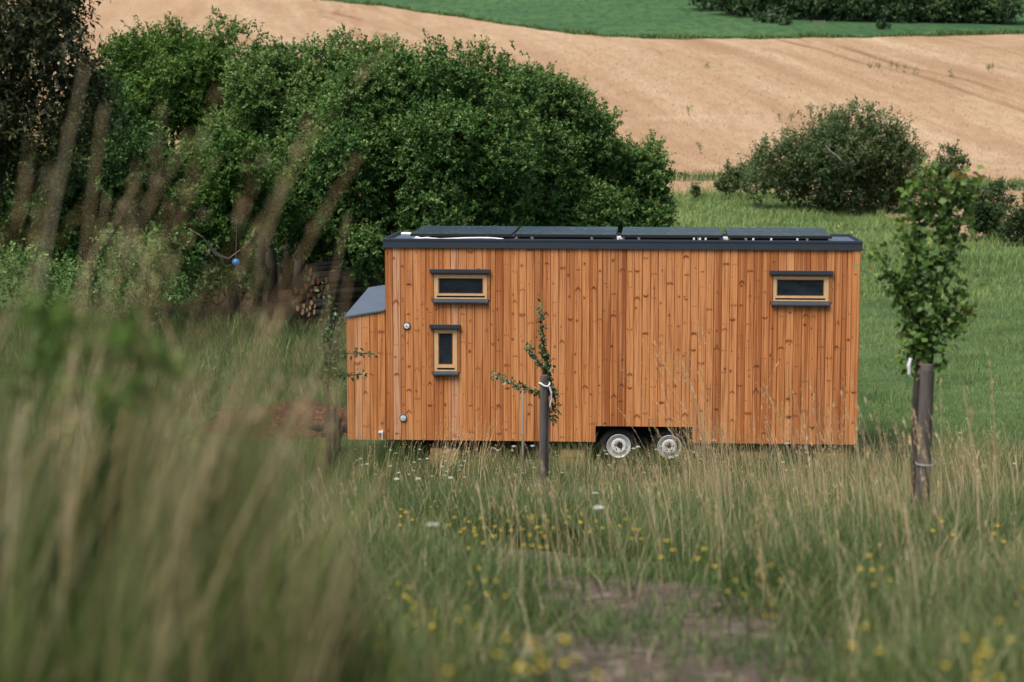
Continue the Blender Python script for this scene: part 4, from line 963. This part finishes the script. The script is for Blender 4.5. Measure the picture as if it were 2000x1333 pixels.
# pear sapling beside the storage box
Y = 36.2
b = P3(640, 890); b = Vector((b.x, b.y, gz(b.x, b.y)))
t = empty('pear_sapling', b, 'dark leafy pear sapling in front of the log pile, beside the sloping box roof', 'tree')
tw = [[P3(640, 760), P3(645, 700), P3(648, 650), P3(643, 605), P3(638, 575), P3(636, 553)], [P3(645, 700), P3(660, 660), P3(666, 635), P3(668, 608)], [P3(645, 690), P3(668, 692), P3(690, 690), P3(732, 692)], [P3(642, 735), P3(668, 734), P3(690, 733), P3(718, 730)], [P3(640, 720), P3(632, 680), P3(634, 650), P3(632, 632)], [P3(645, 710), P3(660, 690), P3(655, 670)], [P3(640, 745), P3(655, 720), P3(650, 690)], [P3(638, 750), P3(622, 735), P3(615, 728)], [P3(650, 650), P3(655, 630), P3(650, 612)], [P3(646, 670), P3(634, 655), P3(640, 625)]]
k = MB(); k.tube([(0, 0, -.1), P3(641, 830) - b, P3(639, 790) - b, P3(640, 760) - b], [.05, .045, .032, .024], 8)
for q in tw: k.tube([p - b for p in q], [.014, .012, .009, .007, .005, .003][:len(q)], 6)
k.build('trunk', M['bark_dark'], t, smooth=True)
Pq = leafy_twigs([[np.array(p - b) for p in q] for q in tw], .026, .085, .05, rg3, .10, .45)
link('crown', leaves_mesh('crown', *Pq[:3], Pq[3], Pq[4], Pq[5], M['leaf_pear']), t)
post(647, 657, 797, 36.9, 'dark damp post standing beside the pear sapling trunk', M['post_dark'])
# young lime on the right, tied to a thick stake
Y = 20.0
b = P3(1793, 990); b = Vector((b.x, b.y, gz(b.x, b.y)))
t = empty('lime_sapling', b, 'young lime tree with pale green leaves standing in the tall grass past the house', 'tree')
tw = [[P3(1795, 730), P3(1792, 600), P3(1793, 500), P3(1797, 420), P3(1806, 345), P3(1808, 328)], [P3(1800, 690), P3(1822, 600), P3(1836, 500), P3(1848, 430), P3(1858, 370), P3(1892, 345)], [P3(1798, 640), P3(1770, 590), P3(1745, 545), P3(1722, 505), P3(1702, 490)], [P3(1800, 660), P3(1840, 620), P3(1860, 580), P3(1890, 545)], [P3(1800, 680), P3(1830, 660), P3(1850, 640), P3(1880, 615)], [P3(1830, 540), P3(1860, 490), P3(1875, 440), P3(1890, 400)], [P3(1793, 520), P3(1775, 470), P3(1760, 440)], [P3(1797, 430), P3(1818, 390), P3(1830, 345)], [P3(1845, 450), P3(1830, 400), P3(1838, 360)], [P3(1793, 640), P3(1782, 670), P3(1786, 705)], [P3(1808, 640), P3(1822, 690), P3(1818, 715)], [P3(1792, 600), P3(1775, 620), P3(1762, 650)], [P3(1850, 420), P3(1880, 370), P3(1896, 350)], [P3(1797, 430), P3(1775, 395), P3(1790, 360)], [P3(1750, 555), P3(1735, 540), P3(1718, 545)], [P3(1858, 400), P3(1880, 390), P3(1893, 380)], [P3(1800, 560), P3(1780, 540), P3(1768, 560), P3(1752, 590)], [P3(1840, 620), P3(1862, 625), P3(1890, 590)]]
k = MB(); k.tube([(0, 0, -.1), P3(1789, 880) - b, P3(1791, 780) - b, P3(1796, 700) - b], [.048, .044, .040, .032], 10)
for q in tw: k.tube([p - b for p in q], [.016, .013, .010, .007, .005, .003][:len(q)], 6)
k.build('trunk', M['bark_dark'], t, smooth=True)
Pq = leafy_twigs([[np.array(p - b) for p in q] for q in tw], .0088, .072, .062, np.random.default_rng(8), .15, .55, .34)
link('crown', leaves_mesh('crown', *Pq[:3], Pq[3], Pq[4], Pq[5], M['leaf_lime']), t)
post(1797, 1825, 712, 19.85, 'thick grey stake tied beside the trunk of the young lime', M['post'])
k = MB(); k.tube([P3(1779, 700, -.1), P3(1775, 715, -.1), P3(1776, 731, -.1)], [.014, .016, .012], 8)
o = k.build('tie_band', M['white'], None); tag(o, 'white tie band end dangling below the crown of the young lime', 'band')
k = MB(); c0 = at(1808, 905, 19.85); ring = [(c0.x + math.cos(q)*(.082), c0.y + math.sin(q)*.082, c0.z + .006*math.sin(q)) for q in np.linspace(0, 2*PI, 20)]
k.tube(ring, .007, 6, cap=False); o = k.build('tie_band', M['alu'], None); tag(o, 'pale wire band low around the thick stake of the young lime', 'band')
# thin stick in front of the wall
k = MB(); b = at(1020, 900, 34); b.z = gz(b.x, b.y); k.tube([(0, 0, -.1), (.01, 0, .5), at(1021, 762, 34) - b], [.02, .018, .016], 7); o = k.build('stick', M['bark_grey'], None, smooth=True); o.location = b; tag(o, 'thin grey stick upright in front of the wall beside the tied sapling', 'stick')

# ------------------------------------------------------------------ grasses
def blades(name, x, y, h, w, lean, tint, mat, segs=3, az=None, droop=0.5, kind='stuff', rg=R, tipw=0.0):
    n = len(x); z = ground(x, y) - 0.02
    az = rg.uniform(0, 2*PI, n) if az is None else az
    d = np.stack([np.cos(az), np.sin(az), np.zeros(n)], -1)
    fa = az + PI/2 + rg.normal(0, .6, n); s = np.stack([np.cos(fa), np.sin(fa), np.zeros(n)], -1)
    V = []
    for i in range(segs + 1):
        q = i/segs
        p = np.stack([x, y, z], -1) + np.array([0, 0, 1.0])*(h*(q - droop*lean*q*q*.5))[:, None] + d*(h*lean*q**1.8)[:, None]
        ww = (w*(1 - q**1.6*(1 - tipw)))[:, None]*.5
        if i < segs or tipw > 0: V += [p - s*ww, p + s*ww]
        else: V += [p]
    k = len(V); V = np.stack(V, 1).reshape(-1, 3); o = (np.arange(n)*k)[:, None]
    L = []; S = []
    pat = []
    for i in range(segs - (0 if tipw > 0 else 1)): pat += [2*i, 2*i+1, 2*i+3, 2*i+2]
    nq = segs - (0 if tipw > 0 else 1)
    if tipw == 0: pat += [2*(segs-1), 2*(segs-1)+1, 2*segs]
    L = (o + np.array(pat)[None]).ravel(); S = np.tile([4]*nq + ([3] if tipw == 0 else []), n)
    T = np.repeat(np.clip(tint, 0, 1), nq + (1 if tipw == 0 else 0))
    ob = link(name, mesh_np(name, V, L, S, mat, {'tint': T})); tag(ob, kind=kind)
    return ob
def tops(x, y, h, lean, az, q=1.0, droop=.5):
    z = ground(x, y) - .02
    return np.stack([x + np.cos(az)*h*lean*q**1.8, y + np.sin(az)*h*lean*q**1.8, z + h*(q - droop*lean*q*q*.5)], -1)
def frust(n, y0, y1, pw=1.0, margin=1.5, rg=R):
    """points spread over the ground in and a little around the view"""
    y = np.sqrt(rg.uniform(y0**2, y1**2, n)) if pw == 1 else y0 + (y1 - y0)*rg.random(n)**pw
    x = rg.uniform(-1, 1, n)*(0.2118*y + margin)
    return x, y
def nz(x, y, s): return (np.sin(x*s + 1.1 + .7*np.sin(y*s*.6))*np.sin(y*s*.8 + .3 + .6*np.sin(x*s*.9)) + .5*np.sin(x*s*2.3 + y*s*1.7)*np.sin(y*s*2.9 - x*s))
def inhouse(x, y, m=0.0):
    u = (x - HX)*ca - (y - HY)*sa; v = (x - HX)*sa + (y - HY)*ca
    return (u > AL - m) & (u < UR + m) & (v > -.02 - m) & (v < WD + m)
# long mixed grass on the near slope
def slope_grass(n, y0, y1, hscale=1.0):
    x, y = frust(n, y0, y1, margin=3.2); pd = path_dist(x, y)
    keep = ((pd > .68 + .20*nz(x, y, 3.0)) | (R.random(n) < .09)) & ~inhouse(x, y); x, y, pd = x[keep], y[keep], pd[keep]; n = len(x)
    u = 1000 + x/y*F
    dry = np.clip(.10 + .20*sstep(1050, 1400, u)*sstep(24, 32, y) + .16*nz(x, y, .9) + .13*sstep(25, 33, y)*sstep(950, 1180, u) + .06*sstep(24, 32, y) - .22*(u < 900)*sstep(24, 30, y), 0, .75)
    isdry = R.random(n) < dry
    t = np.where(isdry, R.normal(.80, .12, n), R.normal(.46, .20, n) + .13*nz(x, y, 1.7))
    h = hscale*(.30 - .10*(1 - sstep(8, 18, y)) + .10*np.maximum(nz(x, y, 2.6), -.6) + .20*R.random(n) + .10*nz(x, y, 1.2) + .22*isdry*R.random(n))*np.clip(.45 + pd*.35, .3, 1)
    h = np.clip(h, .07, .95)*np.where(y > 33, 1.28, 1)*np.where((y > 30) & (u > 1165) & (u < 1350), .74, 1)
    return blades('meadow_grass', x, y, h, np.where(isdry, .0045, R.uniform(.005, .010, n)), R.uniform(.1, .75, n), t, M['grass'])
slope_grass(120000, 23, 37.9); slope_grass(130000, 9, 23); slope_grass(62000, 2.6, 9)
x = R.uniform(2.6, 4.1, 1500); y = R.uniform(16.6, 19.6, 1500); blades('meadow_grass', x, y, R.uniform(.35, .7, 1500), R.uniform(.005, .010, 1500), R.uniform(.1, .6, 1500), R.normal(.5, .2, 1500), M['grass'])
# short grass and herbs on the path
x, y = frust(60000, 5, 18); k_ = path_dist(x, y) < .75; x, y = x[k_], y[k_]; k_ = R.random(len(x)) < np.clip(.55 + .5*nz(x, y, 2.1), .12, 1); x, y = x[k_], y[k_]
blades('path_grass', x, y, R.uniform(.05, .20, len(x)), R.uniform(.006, .012, len(x)), R.uniform(.3, 1.2, len(x)), R.normal(.42, .16, len(x)), M['grass'])
# pasture grass behind the house
def back_grass(n, y0, y1, h0, h1, w):
    x, y = frust(n, y0, y1, margin=2); k_ = (y < b1f(x) - .05) & ~inhouse(x, y) & ~(((x + 4.6)/4.2)**2 + ((y - 58.5)/4.4)**2 < 1); x, y = x[k_], y[k_]; n = len(x)
    edge = np.clip(1 - (b1f(x) - y)/3.5, 0, 1)
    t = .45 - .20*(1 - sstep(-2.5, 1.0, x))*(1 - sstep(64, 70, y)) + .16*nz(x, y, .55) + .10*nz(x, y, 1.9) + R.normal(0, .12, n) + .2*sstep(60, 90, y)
    h = R.uniform(h0, h1, n)*(1 + .35*nz(x, y, 1.1)) + edge*R.uniform(.05, .45, n)
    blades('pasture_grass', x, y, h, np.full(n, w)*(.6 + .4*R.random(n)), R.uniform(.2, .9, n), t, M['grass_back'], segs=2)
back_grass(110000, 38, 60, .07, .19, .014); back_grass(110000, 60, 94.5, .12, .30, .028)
# yellow specks of buttercups far out in the pasture
x, y = frust(60000, 42.5, 57.5); k_ = (x < -2.2 + .6*nz(x, y, .8)) & (x > -17) & ~(((x + 4.6)/4.2)**2 + ((y - 58.5)/4.0)**2 < 1); x, y = x[k_], y[k_]; n = len(x)
blades('pasture_grass', x, y, R.uniform(.18, .5, n)*(1 + .5*nz(x, y, .9)), R.uniform(.010, .022, n), R.uniform(.2, .9, n), R.normal(.34, .2, n) + .15*nz(x, y, 1.3), M['grass'], segs=3)
x, y = frust(700, 45, 84); k_ = (nz(x, y, .4) > .25) & (x > 4) & (y < b1f(x) - 2); x, y = x[k_], y[k_]; n = len(x)
P_ = np.stack([x, y, ground(x, y) + R.uniform(.15, .3, n)], -1)
o = link('buttercups', leaves_mesh('buttercups', P_, unit(R.normal(size=(n, 3)) + [0, 0, .2]), np.tile([0, 0, 1.0], (n, 1)), np.full(n, .05), np.full(n, .05), np.full(n, .5), M['yellow'])); tag(o, kind='stuff')
# verge and field edges: upright tufts so that the boundaries are not ruled lines
def edge_fringe(name, yc, n, h, mat, t0, x0=-45, x1=75, wid=.6, w=.05):
    x = R.uniform(x0, x1, n); y = np.interp(x, XS, yc) + R.normal(0, wid*.4, n); blades(name, x, y, R.uniform(.4, 1, n)*h*(1 + .5*nz(x, y, .6)), np.full(n, w), R.uniform(.1, .6, n), R.normal(t0, .2, n), mat, segs=2)
edge_fringe('verge_grass', (B2 + B3)/2, 12000, .32, M['grass_back'], .22, wid=2.2)
edge_fringe('verge_grass', B2 - .1, 2500, .3, M['wheat_ears'], .6, wid=.5)
edge_fringe('verge_grass', B3, 3500, .40, M['grass_back'], .2, wid=.7)
edge_fringe('boundary_grass', B4 + .5, 7000, .45, M['grass_back'], .12, -40, 80, 1.0, .10)
# ripe wheat ears over the strip and the nearest part of the field
x = R.uniform(-30, 45, 60000); y = R.uniform(76, 175, 60000)
k_ = ((y > b1f(x) + .2) & (y < np.interp(x, XS, B2))) | (y > np.interp(x, XS, B3) + .3); x, y = x[k_], y[k_]
blades('wheat_stalks', x, y, R.uniform(.08, .16, len(x)), np.full(len(x), .04), R.uniform(.1, .5, len(x)), R.normal(.55, .25, len(x)), M['wheat_ears'], segs=2)
# dry stalks with seed heads
def stalks(name, x, y, h, w, lean, az, mat_s, mat_h, hl, hn, hs, t0=.5, rg=R):
    n = len(x); blades(name, x, y, h, np.full(n, w), lean, rg.normal(t0, .18, n), mat_s, segs=5, az=az, tipw=.5)
    P, D, T = [], [], []
    for j in range(hn):
        q = 1 - hl*rg.random(n); p = tops(x, y, h, lean, az, q)
        dd = unit(tops(x, y, h, lean, az, np.minimum(q + .03, 1.05)) - p)
        P.append(p); D.append(unit(dd*1.0 + rg.normal(0, .16, (n, 3)))); T.append(rg.normal(t0, .2, n))
    P = np.concatenate(P); D = np.concatenate(D); T = np.concatenate(T); s = rg.uniform(.6, 1.3, len(P))
    o = link('seed_heads', leaves_mesh('seed_heads', P, D, unit(rg.normal(size=P.shape)), hs*s, hs*.22*s, T, mat_h, .05)); tag(o, kind='stuff')
def cluster(px0, px1, Y0, Y1, n, h0, h1, rg=R, lean=(.05, .3), az0=PI, hl=.22, hs=.030, w=.0042, name='dry_grass', hn=9):
    y = rg.uniform(Y0, Y1, n); x = (rg.uniform(px0, px1, n) - 1000)/F*y
    k_ = ~inhouse(x, y, .05); x, y = x[k_], y[k_]; n = len(x)
    stalks(name, x, y, rg.uniform(h0, h1, n), w, rg.uniform(*lean, n), az0 + rg.normal(0, .7, n), M['straw'], M['straw'], hl, hn, hs)
cluster(840, 950, 33.5, 36.5, 110, .6, 1.25, lean=(.03, .35), az0=0.3)
cluster(690, 840, 34, 36.8, 60, .4, .95, az0=0.3)
cluster(930, 1160, 32, 37, 90, .4, .85)
cluster(1170, 1350, 33, 37, 90, .35, .75)
cluster(1345, 1440, 29, 36, 150, .6, 1.3, az0=PI)
cluster(1385, 1450, 22.3, 24.8, 34, 1.25, 2.3, lean=(.16, .42), w=.0056, hs=.030, hn=30)
cluster(1310, 1370, 23, 25, 12, 1.2, 2.0, lean=(.12, .38), w=.0052, hs=.030, hn=26)
cluster(1420, 1700, 27, 36, 190, .6, 1.35)
cluster(1550, 1680, 20, 25, 45, .9, 1.75, w=.0065, hs=.045)
cluster(1680, 2020, 17, 34, 150, .6, 1.25)
cluster(1680, 2020, 15, 20, 50, .9, 1.6, w=.0065, hs=.045)
cluster(1000, 1700, 13, 26, 170, .5, .9)
cluster(600, 1050, 14, 30, 90, .4, .8)
cluster(1450, 2050, 10, 14, 45, .35, .7)
cluster(1730, 1870, 16.5, 19.4, 60, .45, .8)
cluster(1030, 1100, 28, 31.2, 40, .35, .6)

# tall bank grass right in front of the camera (strongly out of focus)
rf = np.random.default_rng(77)
def front(n, Y0, Y1, px_hi, h0, h1, name, mat, w0, w1, t0, ts, lean=(.1, .5), az0=0.5, segs=4):
    y = rf.uniform(Y0, Y1, n); px = -700 + (px_hi + 700)*rf.random(n)**.8; x = (px - 1000)/F*y
    k_ = x > -2.1; x, y = x[k_], y[k_]; n = len(x)
    blades(name, x, y, rf.uniform(h0, h1, n), rf.uniform(w0, w1, n), rf.uniform(*lean, n), rf.normal(t0, ts, n), mat, segs=segs, az=az0 + rf.normal(0, .8, n), rg=rf)
def tussocks(n, Y0, Y1, px_hi, h0, h1, w0, w1, per, t0, ts):
    Y = rf.uniform(Y0, Y1, n); px = -500 + (px_hi + 500)*rf.random(n)**.85; cx_ = np.maximum((px - 1000)/F*Y, -2.0)
    H = rf.uniform(h0, h1, n); T = rf.normal(t0, ts, n); az = .4 + rf.normal(0, .7, n); L = rf.uniform(.12, .5, n)
    r = lambda v: np.repeat(v, per); m = n*per
    blades('bank_grass', r(cx_) + rf.normal(0, .020, m), r(Y) + rf.normal(0, .035, m), r(H)*rf.uniform(.55, 1.1, m), rf.uniform(w0, w1, m), r(L)*rf.uniform(.5, 1.5, m), np.where(rf.random(m) < .16, .92, r(T) + rf.normal(0, .08, m)), M['grass_front'], segs=5, az=r(az) + rf.normal(0, .3, m), rg=rf)
tussocks(40, 3.8, 5.2, 380, .45, .95, .004, .007, 34, .47, .33)  # wide tint spread: dark gaps between clumps are put into the colour
tussocks(95, 5.2, 8.2, 500, .60, 1.15, .004, .0075, 34, .47, .33)
tussocks(70, 5.0, 8.5, 720, .32, .75, .004, .007, 32, .47, .33)
tussocks(48, 5.0, 8.0, 880, .22, .50, .004, .007, 26, .56, .22)
front(1500, 4.0, 8.6, 640, .15, .45, 'bank_grass', M['grass_front'], .006, .012, .15, .12)  # short dark blades paint the shaded gaps at the foot of the tussocks
def front_stalks(pts, Y0, Y1, hn=26, hs=.034):
    """single tall culms; pts: where each head shows in the photo"""
    xs_, ys_, hs_, ln_, az_ = [], [], [], [], []
    for px, py, lean in pts:
        y = rf.uniform(Y0, Y1); p = at(px, py, y); a = rf.normal(.15, .3) if lean > 0 else PI + rf.normal(-.15, .3); L = abs(lean)
        g = gz(p.x, y); h = (p.z - g)/(1 - .25*L); xs_.append(p.x - math.cos(a)*h*L); ys_.append(y - math.sin(a)*h*L); hs_.append(h); ln_.append(L); az_.append(a)
    stalks('bank_grass', np.array(xs_), np.array(ys_), np.array(hs_), .0050, np.array(ln_), np.array(az_), M['panicle'], M['panicle'], .14, hn, hs, .5, rf)
front_stalks([(165,190,.14),(320,215,.08),(420,290,.16),(490,340,.12),(600,345,.2),(700,480,.32),(95,400,.12),(200,250,.1),(60,300,.1),(270,400,.16),(360,420,.1),(520,420,.22),(240,330,-.1),(610,460,.28),(820,275,.40)] , 3.9, 5.6, 13, .024)
front_stalks([(150,640,.2),(240,560,.15),(330,520,.2),(420,600,.25),(500,640,.3),(300,700,.3)], 5.0, 6.5, 5, .02)
ps = [(rf.uniform(-60, 700), 0, rf.uniform(.05, .38)*(1 if rf.random() < .8 else -1)) for _ in range(55)]
front_stalks([(p[0], rf.uniform(330, 760) + max(0, p[0] - 380)*.45, p[2]) for p in ps], 4.2, 7.0, 8, .022)
ps = [(rf.uniform(-60, 780), rf.uniform(800, 1200), rf.uniform(.1, .5)) for _ in range(40)]
front_stalks(ps, 4.4, 7.5, 12, .024)
# broad-leaved weeds among the bank grass
for i, (px, py, Y, rr_, lab) in enumerate(((95, 640, 4.6, .040, 'blurred bright-topped weed close to the lens, nearest the picture edge'), (265, 690, 5.0, .040, 'blurred bright-topped weed close to the lens, among the tall culms'))):
    p = at(px, py, Y); b = Vector((p.x, Y, gz(p.x, Y)))
    lo = [(p.x, Y, p.z, rr_), (p.x + .02, Y + .03, p.z - rr_*1.6, rr_), (p.x - .02, Y, p.z - rr_*3, rr_)]
    tree('broad_leaved_weed', lab, 'weed', None, lo, b, .005, 26, 8, .06, .045, .014, M['leaf_bright'], M['stem'], tint0=.75, crown_name='foliage', up=1.5, rg=rf)

# ------------------------------------------------------------------ wild flowers, one object each
def flower_meshes():
    out = {}
    k = MB(); k.tube([(0, 0, 0), (.02, .01, .25), (.03, 0, .5)], [.004, .003, .002], 5); k.tube([(.02, .01, .25), (-.04, .02, .42)], .002, 4); k.tube([(.022, .01, .3), (.08, -.03, .44)], .002, 4)
    out['ystem'] = k.me('stem', M['stem'])
    rr = random.Random(4); out['ybloom'] = []
    for c in ((.03, 0, .5), (-.04, .02, .42), (.08, -.03, .44)):
        k = MB(); p = Vector(c); ro = .019; n6 = 7
        rim = [p + Vector((math.cos(PI*q/n6), math.sin(PI*q/n6), .35))*ro*(1 if q % 2 == 0 else .55) for q in range(2*n6)]
        k.add([p] + rim, [(0, 1 + q, 1 + (q + 1) % (2*n6)) for q in range(2*n6)])
        out['ybloom'].append(k.me('bloom', M['yellow']))
    k = MB(); k.tube([(0, 0, 0), (.01, .01, .3), (.02, 0, .56)], [.004, .003, .003], 5)
    for q in range(7): a = q*.9; k.tube([(.02, 0, .56), (.02 + .028*math.cos(a), .028*math.sin(a), .60)], .0015, 4)
    out['wstem'] = k.me('stem', M['stem'])
    k = MB()
    for q in range(46):
        a = rr.uniform(0, 2*PI); rad = .048*math.sqrt(rr.random()); c = Vector((.02 + rad*math.cos(a), rad*math.sin(a), .605 + rr.uniform(-.006, .006) - rad*.25)); r1 = .0065
        k.add([c + Vector((r1, 0, 0)), c + Vector((0, r1, .002)), c + Vector((-r1, 0, .001)), c + Vector((0, -r1, 0))], [(0, 1, 2, 3)])
        k.add([c + Vector((r1, 0, 0)), c + Vector((0, 0, -r1)), c + Vector((-r1, 0, 0)), c + Vector((0, 0, r1))], [(0, 1, 2, 3)])
    out['wbloom'] = [k.me('bloom', M['umbel'])]
    return out
FM = flower_meshes()
def flower(kind, px, py, Y, label, group, sc_=1.0):
    p = at(px, py, Y); z0 = gz(p.x, Y); hz = (.5 if kind == 'y' else .6)
    h = max(.12, p.z - z0); s = min(max(h/hz, .4), 1.6)
    t = empty('yellow_flower' if kind == 'y' else 'white_umbel_flower', (p.x, Y, max(z0, p.z - hz*s)), label, 'flower', group, rz=random.uniform(0, 6.28))
    t.location.z = p.z - hz*s if h > .12 else z0
    t.location.z = min(t.location.z, z0)
    t.scale = (sc_*min(s, 1.1), sc_*min(s, 1.1), (p.z - t.location.z)/hz)
    link('stem', FM[kind + 'stem'], t); [link('bloom', q, t) for q in FM[kind + 'bloom']]
def ground_Y(py, lift=.42):
    # distance at which something lift above the slope shows on that row
    for Y in np.arange(3.5, 37, .1):
        if at(1000, py, Y).z < gz(0, Y) + lift: return float(Y)
    return 36.0
yel = [(782,995),(790,1003),(845,980),(895,1012),(908,1020),(932,1013),(925,1048),(965,1028),(985,1018),(1032,1015),(1045,1010),(1063,1048),(1065,1020),(1028,1045),(1108,1000),(1133,1003),(1160,1020),(1228,1015),(1240,1035),(1300,1060),(1310,975),(1490,975),(1512,976),(1570,988),(1610,995),(1625,950),(1627,952),(1636,948),(1705,990),(1718,992),(1738,975),(1737,998),(1848,1020),(1935,980),(1955,1030),(1688,1085),(1512,1105),(1442,1135),(1500,1178),(1718,1113),(927,1112),(975,1135),(805,1150),(845,1195),(800,1175),(770,1140),(832,1197),(705,1205),(745,1230),(1000,1250),(1025,1255),(1045,1262),(1085,1250),(1100,1252),(655,1305),(885,1310),(1150,1320),(1700,1225),(1935,1275),(1925,1280),(1940,1215),(1870,1250),(1995,1150),(1355,958),(1385,1075),(920,1190)]
for px, py in yel:
    if (px, py) in ((975,1135),): pass
    flower('y', px, py, ground_Y(py), 'small yellow wildflower in the long grass of the near slope', 'yellow wildflowers on the near slope', (.9 if py < 1100 else .68))
rw = random.Random(9)
whi = [(rw.uniform(690, 1000), rw.uniform(872, 935)) for _ in range(46)] + [(rw.uniform(1000, 1420), rw.uniform(868, 925)) for _ in range(30)] + [(rw.uniform(1400, 1680), rw.uniform(880, 920)) for _ in range(8)] + [(1065, 928), (1162, 962), (1165, 990), (845, 1022), (1230, 880), (1245, 872), (1395, 860), (1418, 874), (1535, 865), (1900, 870), (1875, 845), (1845, 905), (1980, 905)]
for px, py in whi:
    flower('w', px, py, ground_Y(py, .5), 'white flat-topped wildflower in the grass before the house', 'white wildflowers before the house', .62 if py < 940 else .9)
